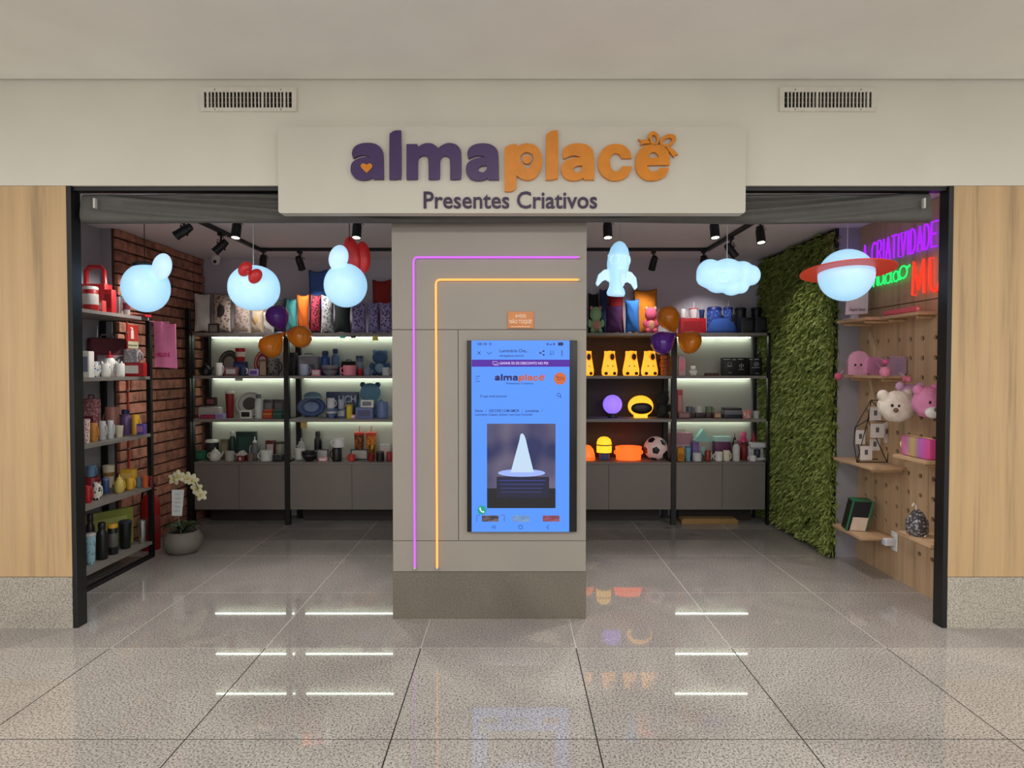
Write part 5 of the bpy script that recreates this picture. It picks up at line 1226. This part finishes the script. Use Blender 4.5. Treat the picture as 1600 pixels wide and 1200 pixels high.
# ================================================================ orchid in a grey pot
oc = Vector((-2.855, 5.52, 0)); t = thing('orchid_pot', oc, 'white orchid in a round grey pot on the shop floor', 'potted plant')
MB().lathe([(.09, 0), (.13, .02), (.157, .08), (.155, .13), (.13, .18), (.118, .19), (.108, .185), (.11, .16), (.001, .15)], oc, 28).build('pot', mat((120, 114, 106), .7), t)
MB().lathe([(.105, .15), (.09, .172), (.001, .18)], oc, 20).build('soil', mat((40, 30, 22), .9), t)
ML = mat((40, 62, 30), .45)
for k in range(9):
    a = 2*PI*k/9+.3; d = Vector((math.cos(a), math.sin(a), 0)); s_ = Vector((-d.y, d.x, 0)); L_ = random.uniform(.13, .19); q = []
    for j in range(6):
        u = j/5; wd = .034*math.sin(PI*(.12+.86*u)); c = oc+d*(L_*u)+Vector((0, 0, .17+.09*math.sin(u*2.3)-.02*u)); q += [c-s_*wd+Vector((0, 0, .008)), c-Vector((0, 0, .002)), c+s_*wd+Vector((0, 0, .008))]
    MB().add(q, [(3*j+i, 3*j+i+1, 3*j+4+i, 3*j+3+i) for j in range(5) for i in range(2)]).build('leaf', ML, t)
fl_ = [(279, 744), (301, 750), (307, 763), (314, 773), (294, 747), (272, 748)]
st = [oc+Vector((-.02, 0, .17)), oc+Vector((-.05, -.01, .45)), P(276, 742, 5.5), P(290, 738, 5.48), P(303, 750, 5.47), P(312, 768, 5.46)]
MB().tube(st, .005, 6).build('stem', mat((92, 104, 50), .5), t)
MP = mat((226, 222, 186), .5)
for i, (px, py) in enumerate(fl_):
    c = P(px, py, 5.45+.015*(i % 3)); tilt = random.uniform(-.4, .4); fo = MB()
    for k in range(5):
        a = PI/2+2*PI*k/5+tilt; r = .036; p = c+Vector((math.cos(a)*r*.8, .004*(k % 2), math.sin(a)*r*.8))
        fo.ell(p, r*.8, .005, r*.55, 12, 6, Matrix.Rotation(-a, 3, 'Y'))
    f_ = fo.build('flower', MP, t); MB().ell(c+Vector((0, -.008, -.006)), .010, .010, .012, 8, 6).build('lip', mat((214, 180, 70), .5), f_)
a, b_ = P(267, 806, 5.43), P(285, 766, 5.43)
ca = MB().add([(a.x+.008, 5.43, a.z), (b_.x-.008, 5.43, a.z), (b_.x+.004, 5.45, b_.z), (a.x, 5.45, b_.z), (a.x+.008, 5.432, a.z), (b_.x-.008, 5.432, a.z), (b_.x+.004, 5.452, b_.z), (a.x, 5.452, b_.z)], [(0, 1, 2, 3), (7, 6, 5, 4), (0, 4, 5, 1), (1, 5, 6, 2), (2, 6, 7, 3), (3, 7, 4, 0)]).build('card', mat((216, 220, 222), .6), t, smooth=False)
MB().tube([(a.x+.05, 5.445, a.z+.02), oc+Vector((0, -.03, .17))], .003, 5).build('card_stick', mat((150, 150, 140), .5), t)
for k in range(5):
    z_ = a.z+.04+.035*k; yq = 5.43+.02*(z_-a.z)/(b_.z-a.z)-.001
    MB().box(a.x+.025, a.x+.075, yq, yq+.0006, z_, z_+.004).build('print_line', G((140, 146, 150)), ca, smooth=False)

# ================================================================ pegboard shelves and goods
def peg_shelf(y0, y1, z_, xa, label):
    t = thing('peg_shelf', (2.9, (y0+y1)/2, z_), label, 'shelf', 'oak shelves on the pegboard')
    MB().box(xa, 2.9075, y0, y1, z_-.022, z_, .002).build('board', mat((204, 168, 132), .5, kind='wood', scale=31), t)
    for y in (y0+.06, y1-.06): MB().tube([(2.9075, y, z_-.034), (xa+.03, y, z_-.034)], .0115).build('peg', mat((204, 170, 130), .5), t)
SW = 'oak shelf on the pegboard '
peg_shelf(4.83, 5.25, 1.985, 2.66, SW+'holding the white card stand, topmost left')
peg_shelf(4.36, 4.80, 1.985, 2.76, SW+'holding the pink rolls')
peg_shelf(4.66, 5.20, 1.545, 2.70, SW+'holding the shiny pink pouches')
peg_shelf(4.69, 5.25, .868, 2.645, SW+'holding the wire card rack')
peg_shelf(4.10, 4.46, 1.0, 2.66, SW+'holding the rainbow pouch')
peg_shelf(4.83, 5.25, .315, 2.645, SW+'holding the green edged box, near the floor')
peg_shelf(4.04, 4.40, .475, 2.66, SW+'holding the clear bag beside the post')
# card stand
t = thing('card_stand', (2.80, 5.1, 1.985), 'white card in a clear stand on the topmost oak shelf', 'card stand')
q = [P(1321, 492, 5.05), P(1356, 490, 5.05), P(1360, 445, 5.05), P(1326, 447, 5.05)]
MB().add([Vector((v.x, 5.05+.1*(v.z-q[0].z), v.z)) for v in q]+[Vector((v.x, 5.056+.1*(v.z-q[0].z), v.z)) for v in q], [(0, 1, 2, 3), (7, 6, 5, 4), (0, 4, 5, 1), (1, 5, 6, 2), (2, 6, 7, 3), (3, 7, 4, 0)]).build('card', mat((226, 222, 224), .4), t, smooth=False)
zb = q[0].z; MB().box(q[0].x+.06, q[0].x+.11, 5.06, 5.10, 1.985, zb+.02, .003).box(q[0].x+.02, q[0].x+.14, 5.02, 5.13, 1.985, 1.99).build('stand', mat((200, 205, 215), .15), t)
text_px('lettering', 'Super foto', 1327, 1352, 481, 487, 5.046, G((70, 66, 70)), t, thick=.001, shear=.3)
for k, (ya_, yb_) in enumerate(((4.67, 4.79), (4.53, 4.655), (4.38, 4.515))):
    zc = 1.985+.020; t = thing('paper_roll', (2.80, (ya_+yb_)/2, 1.985), 'pink paper roll on the topmost oak shelves, '+('farthest from', 'in the middle from', 'nearest to')[k]+' the front post', 'roll', 'pink rolls on the upper oak shelf')
    MB().tube([(2.79-.01*k, ya_, zc), (2.79-.01*k, yb_, zc)], .02, 14).build('roll', mat((226, 96, 110), .5), t); MB().tube([(2.79-.01*k, ya_-.004, zc), (2.79-.01*k, yb_+.004, zc)], .011, 10).build('core', mat((236, 190, 190), .5), t)
# pouches
SHP = mat((232, 168, 198), .25, metal=.35); zS = 1.545
def pouch(px0, px1, yt, X, m, label, face=False, d=.07, z_=zS, zip_=(200, 150, 170)):
    Yp = X*1000/((px0+px1)/2-800); h = P(800, yt, Yp).z-z_; wd = (px1-px0)*S_(Yp)
    t = thing('pouch', (X, Yp, z_+.0005), label, 'pouch', 'pouches on the pegboard shelves', -.25)
    n = 12; pr = [(-wd/2, 0), (wd/2, 0), (wd/2, h*.55), (wd*.42, h*.8), (wd*.25, h*.95), (0, h), (-wd*.25, h*.95), (-wd*.42, h*.8), (-wd/2, h*.55)] if face else rr(-wd/2, wd/2, 0, h, h*.18, 3)
    o_ = extr(pr, -d/2, d/2); part(o_, 'pouch_body', m, t)
    part(MB().tube([(x_, -d*.2, z2+.002) for x_, z2 in (pr[2:] if face else [(-wd*.42, h), (wd*.42, h)])], .004, 5), 'zip', G(zip_), t)
    if face:
        for q in (-1, 1): part(MB().ell((q*wd*.13-wd*.05, -d/2, h*.42), .008, .004, .010, 10, 6), 'eye', M_BLACK, t)
        part(MB().ell((-wd*.05, -d/2, h*.3), .007, .004, .005, 8, 6), 'nose', G((200, 80, 130)), t)
    return t
p1 = pouch(1325, 1356, 549, 2.75, SHP, 'shiny pink pouch with a small animal face on the oak shelf', True)
p2 = pouch(1356, 1377, 559, 2.835, mat((206, 132, 170), .3, metal=.3), 'shiny mauve pouch in the middle of the oak shelf', d=.05)
p3 = pouch(1388, 1413, 558, 2.845, mat((178, 150, 176), .3, metal=.4), 'shiny lilac pouch at the near end of the oak shelf', d=.05)
def pom(t, px, py, X, r, c):
    Yp = X*1000/(px-800); c0 = P(px, py, Yp); M_ = (Matrix.Translation(W[t]) @ Matrix.Rotation(t.rotation_euler.z, 4, 'Z')).inverted(); c0 = M_ @ c0
    q = part(MB().ell(c0, r, r, r, 16, 10), 'pompom', mat(c, .9, bump=1), t); W[q] = W[t]; part(MB().tube([c0, Vector((c0.x*.8, c0.y*.5, max(c0.z+r*1.6, .02)))], .003, 5), 'loop', G((210, 190, 200)), q)
pom(p1, 1310, 588, 2.66, .030, (214, 96, 130)); pom(p2, 1383, 581, 2.66, .038, (226, 140, 170)); pom(p2, 1383, 565, 2.75, .022, (232, 110, 160)); pom(p3, 1415, 592, 2.74, .022, (206, 110, 130)); pom(p3, 1420, 593, 2.74, .02, (214, 120, 140))
# plush pouches hanging on pegs
def fluff(px, py, X, rx, ry, rz, c, label, c2, eyes, nose, ears):
    Yp = X*1000/(px-800); c0 = P(px, py, Yp); t = thing('plush_toy', c0-Vector((0, 0, rz)), label, 'plush toy', 'plush animals hanging on the pegboard')
    m = mat(c, .95, bump=1.0); h = MB().ell(c0, rx, ry, rz, 28, 18)
    for i in range(len(h.v)): h.v[i] = c0+(h.v[i]-c0)*(1+.05*random.uniform(-1, 1))
    h.build('head', m, t)
    for ex, ez, r in ears: MB().ell(c0+Vector((ex, 0, ez)), r, r*.7, r, 14, 10).build('ear', m, t)
    if c2: MB().ell(c0+Vector((nose[0], -ry*.82, nose[1]-.02)), .05, .035, .04, 14, 10).build('muzzle', mat(c2, .95), t)
    for ex, ez in eyes: MB().ell(c0+Vector((ex, -ry*.9, ez)), .010, .008, .011, 10, 6).build('eye', M_BLACK, t)
    MB().ell(c0+Vector((nose[0], -ry*1.02-(.02 if c2 else 0), nose[1])), .017, .012, .016, 12, 8).build('nose', mat((110, 84, 64), .6), t)
    MB().tube([c0+Vector((0, ry*.5, 0)), Vector((2.9, c0.y+ry*.5, c0.z+.02))], .008, 6).build('peg', mat((204, 170, 130), .5), t)
fluff(1402, 635, 2.655, .13, .075, .105, (222, 210, 196), 'cream fluffy plush head with brown nose on the pegboard', None, ((-.075, .01), (-.03, .008)), (-.055, -.022), ((-.1, .075, .04), (.07, .085, .035)))
fluff(1422, 617, 2.825, .08, .045, .075, (216, 170, 206), 'lilac pink plush behind the cream plush head', None, ((.02, -.02), (.055, -.02)), (.03, -.05), ((-.07, .06, .035), (.07, .06, .03)))
fluff(1449, 628, 2.73, .09, .08, .10, (224, 140, 180), 'bright pink plush with white muzzle beside the post', (232, 228, 224), ((-.03, .0), (.03, .0)), (-.005, -.045), ((-.06, .08, .035), (.05, .085, .035)))
# wire rack with cards
t = thing('card_rack', (2.77, 4.98, .868), 'dark wire rack with small white cards on the oak shelf', 'card rack')
MW = mat((44, 42, 42), .4, metal=.6); Yr = 4.98
def wp(x_, y_, dy=0): return P(x_, y_, Yr+dy)
nodes = [wp(1339, 716, -.06), wp(1386, 724, -.06), wp(1391, 716, .1), wp(1345, 708, .1), wp(1361, 625, 0), wp(1377, 626, 0), wp(1334, 692, 0), wp(1336, 668, 0), wp(1356, 656, -.08), wp(1394, 660, .02)]
for v in nodes[:4]: v.z = .874
wr = MB()
for i, j in ((0, 1), (1, 2), (2, 3), (3, 0), (0, 6), (6, 7), (7, 8), (8, 4), (4, 5), (5, 9), (9, 1), (9, 2), (0, 8), (8, 1), (4, 9), (8, 9), (3, 7), (5, 8), (7, 4)): wr.tube([nodes[i], nodes[j]], .0035, 6)
wr.build('wire_frame', MW, t)
for x0_, x1_, y0_, y1_, dy in ((1359, 1377, 636, 657, -.09), (1360, 1382, 662, 684, -.10), (1344, 1363, 697, 719, -.09), (1381, 1392, 660, 692, -.03), (1337, 1352, 672, 694, -.03), (1359, 1375, 686, 704, -.03)):
    q0, q1 = P(x0_, y1_, Yr+dy), P(x1_, y0_, Yr+dy); c_ = MB().box(q0.x, q1.x, Yr+dy, Yr+dy+.002, max(q0.z, .876), q1.z).build('card', mat((222, 216, 212), .6), t, smooth=False)
    MB().box((q0.x+q1.x)/2-.012, (q0.x+q1.x)/2+.012, Yr+dy-.0015, Yr+dy-.0002, (q0.z*.45+q1.z*.55)-.018, (q0.z*.45+q1.z*.55)+.02).build('print', G((96, 92, 96)), c_, smooth=False)
# rainbow pouch
Yp = 4.30; t = thing('pouch', (2.78, Yp, 1.0005), 'rainbow coloured pouch on the oak shelf beside the post', 'pouch', 'pouches on the pegboard shelves')
MB().box(2.70, 2.78, 4.14, 4.44, 1.0005, 1.135, .02).build('pouch_body', mat((225, 80, 150), .5, kind='rainbow'), t); MB().tube([(2.74, 4.16, 1.137), (2.74, 4.42, 1.137)], .004, 6).build('zip', G((230, 200, 120)), t)
MB().ell((2.735, 4.452, 1.07), .03, .015, .03, 14, 8).build('pull', mat((232, 214, 150), .6), t)
# green edged box and card
t = thing('gift_box', (2.74, 5.08, .3155), 'black box with green edges leaning on the lowest oak shelf', 'box'); Mx = Matrix.Translation((2.735, 5.1, .3155)) @ Matrix.Rotation(-.25, 4, 'Z') @ Matrix.Shear('XZ', 4, (.0, 0)) 
def leanbox(x0_, x1_, y0_, y1_, z0_, z1_, lean): 
    mb = MB().box(x0_, x1_, y0_, y1_, z0_, z1_); mb.v = [Vector((v.x+lean*v.z, v.y, v.z)) for v in mb.v]; return mb.xf(Mx)
leanbox(-.075, .065, -.09, .06, 0, .235, .22).build('box_body', mat((18, 18, 20), .4), t, smooth=False)
leanbox(-.079, -.068, -.095, -.089, 0, .237, .22).build('edge', mat((24, 120, 80), .4), t, smooth=False); leanbox(-.079, .065, -.095, .06, .2352, .239, .22).build('edge', mat((24, 120, 80), .4), t, smooth=False); leanbox(.058, .069, -.095, -.089, 0, .237, .22).build('edge', mat((24, 120, 80), .4), t, smooth=False)
leanbox(-.05, .06, -.099, -.0955, .005, .11, .22).build('card', mat((216, 196, 176), .6), t, smooth=False)
# clear bag
t = thing('clear_bag', (2.74, 4.2, .4755), 'clear bag with black and white toy beside the right post', 'bag')
MB().ell((2.725, 4.28, .56), .06, .05, .083, 14, 10).build('filling', pat((60, 56, 60), (220, 214, 220), 55), t); MB().tube([(2.72, 4.28, .64), (2.715, 4.28, .675), (2.70, 4.28, .69), (2.69, 4.28, .67)], .006, 6).build('ribbon', G((222, 214, 204)), t)
MB().lathe([(.055, 0), (.07, .03), (.066, .1), (.03, .16), (.012, .175)], (2.725, 4.28, .4757), 14).build('film', mat((240, 240, 244), .1, trans=.96), t)
# socket
t = thing('wall_socket', (2.9075, 4.83, .22), 'white wall socket with plug adapter low on the pegboard', 'socket')
MB().box(2.898, 2.9075, 4.79, 4.865, .215, .36, .003).build('plate', M_WHITE, t); MB().box(2.82, 2.897, 4.80, 4.85, .255, .31, .008).build('adapter', mat((225, 228, 235), .3), t); MB().box(2.815, 2.822, 4.805, 4.845, .262, .303, .002).build('end', mat((190, 200, 220), .3), t)
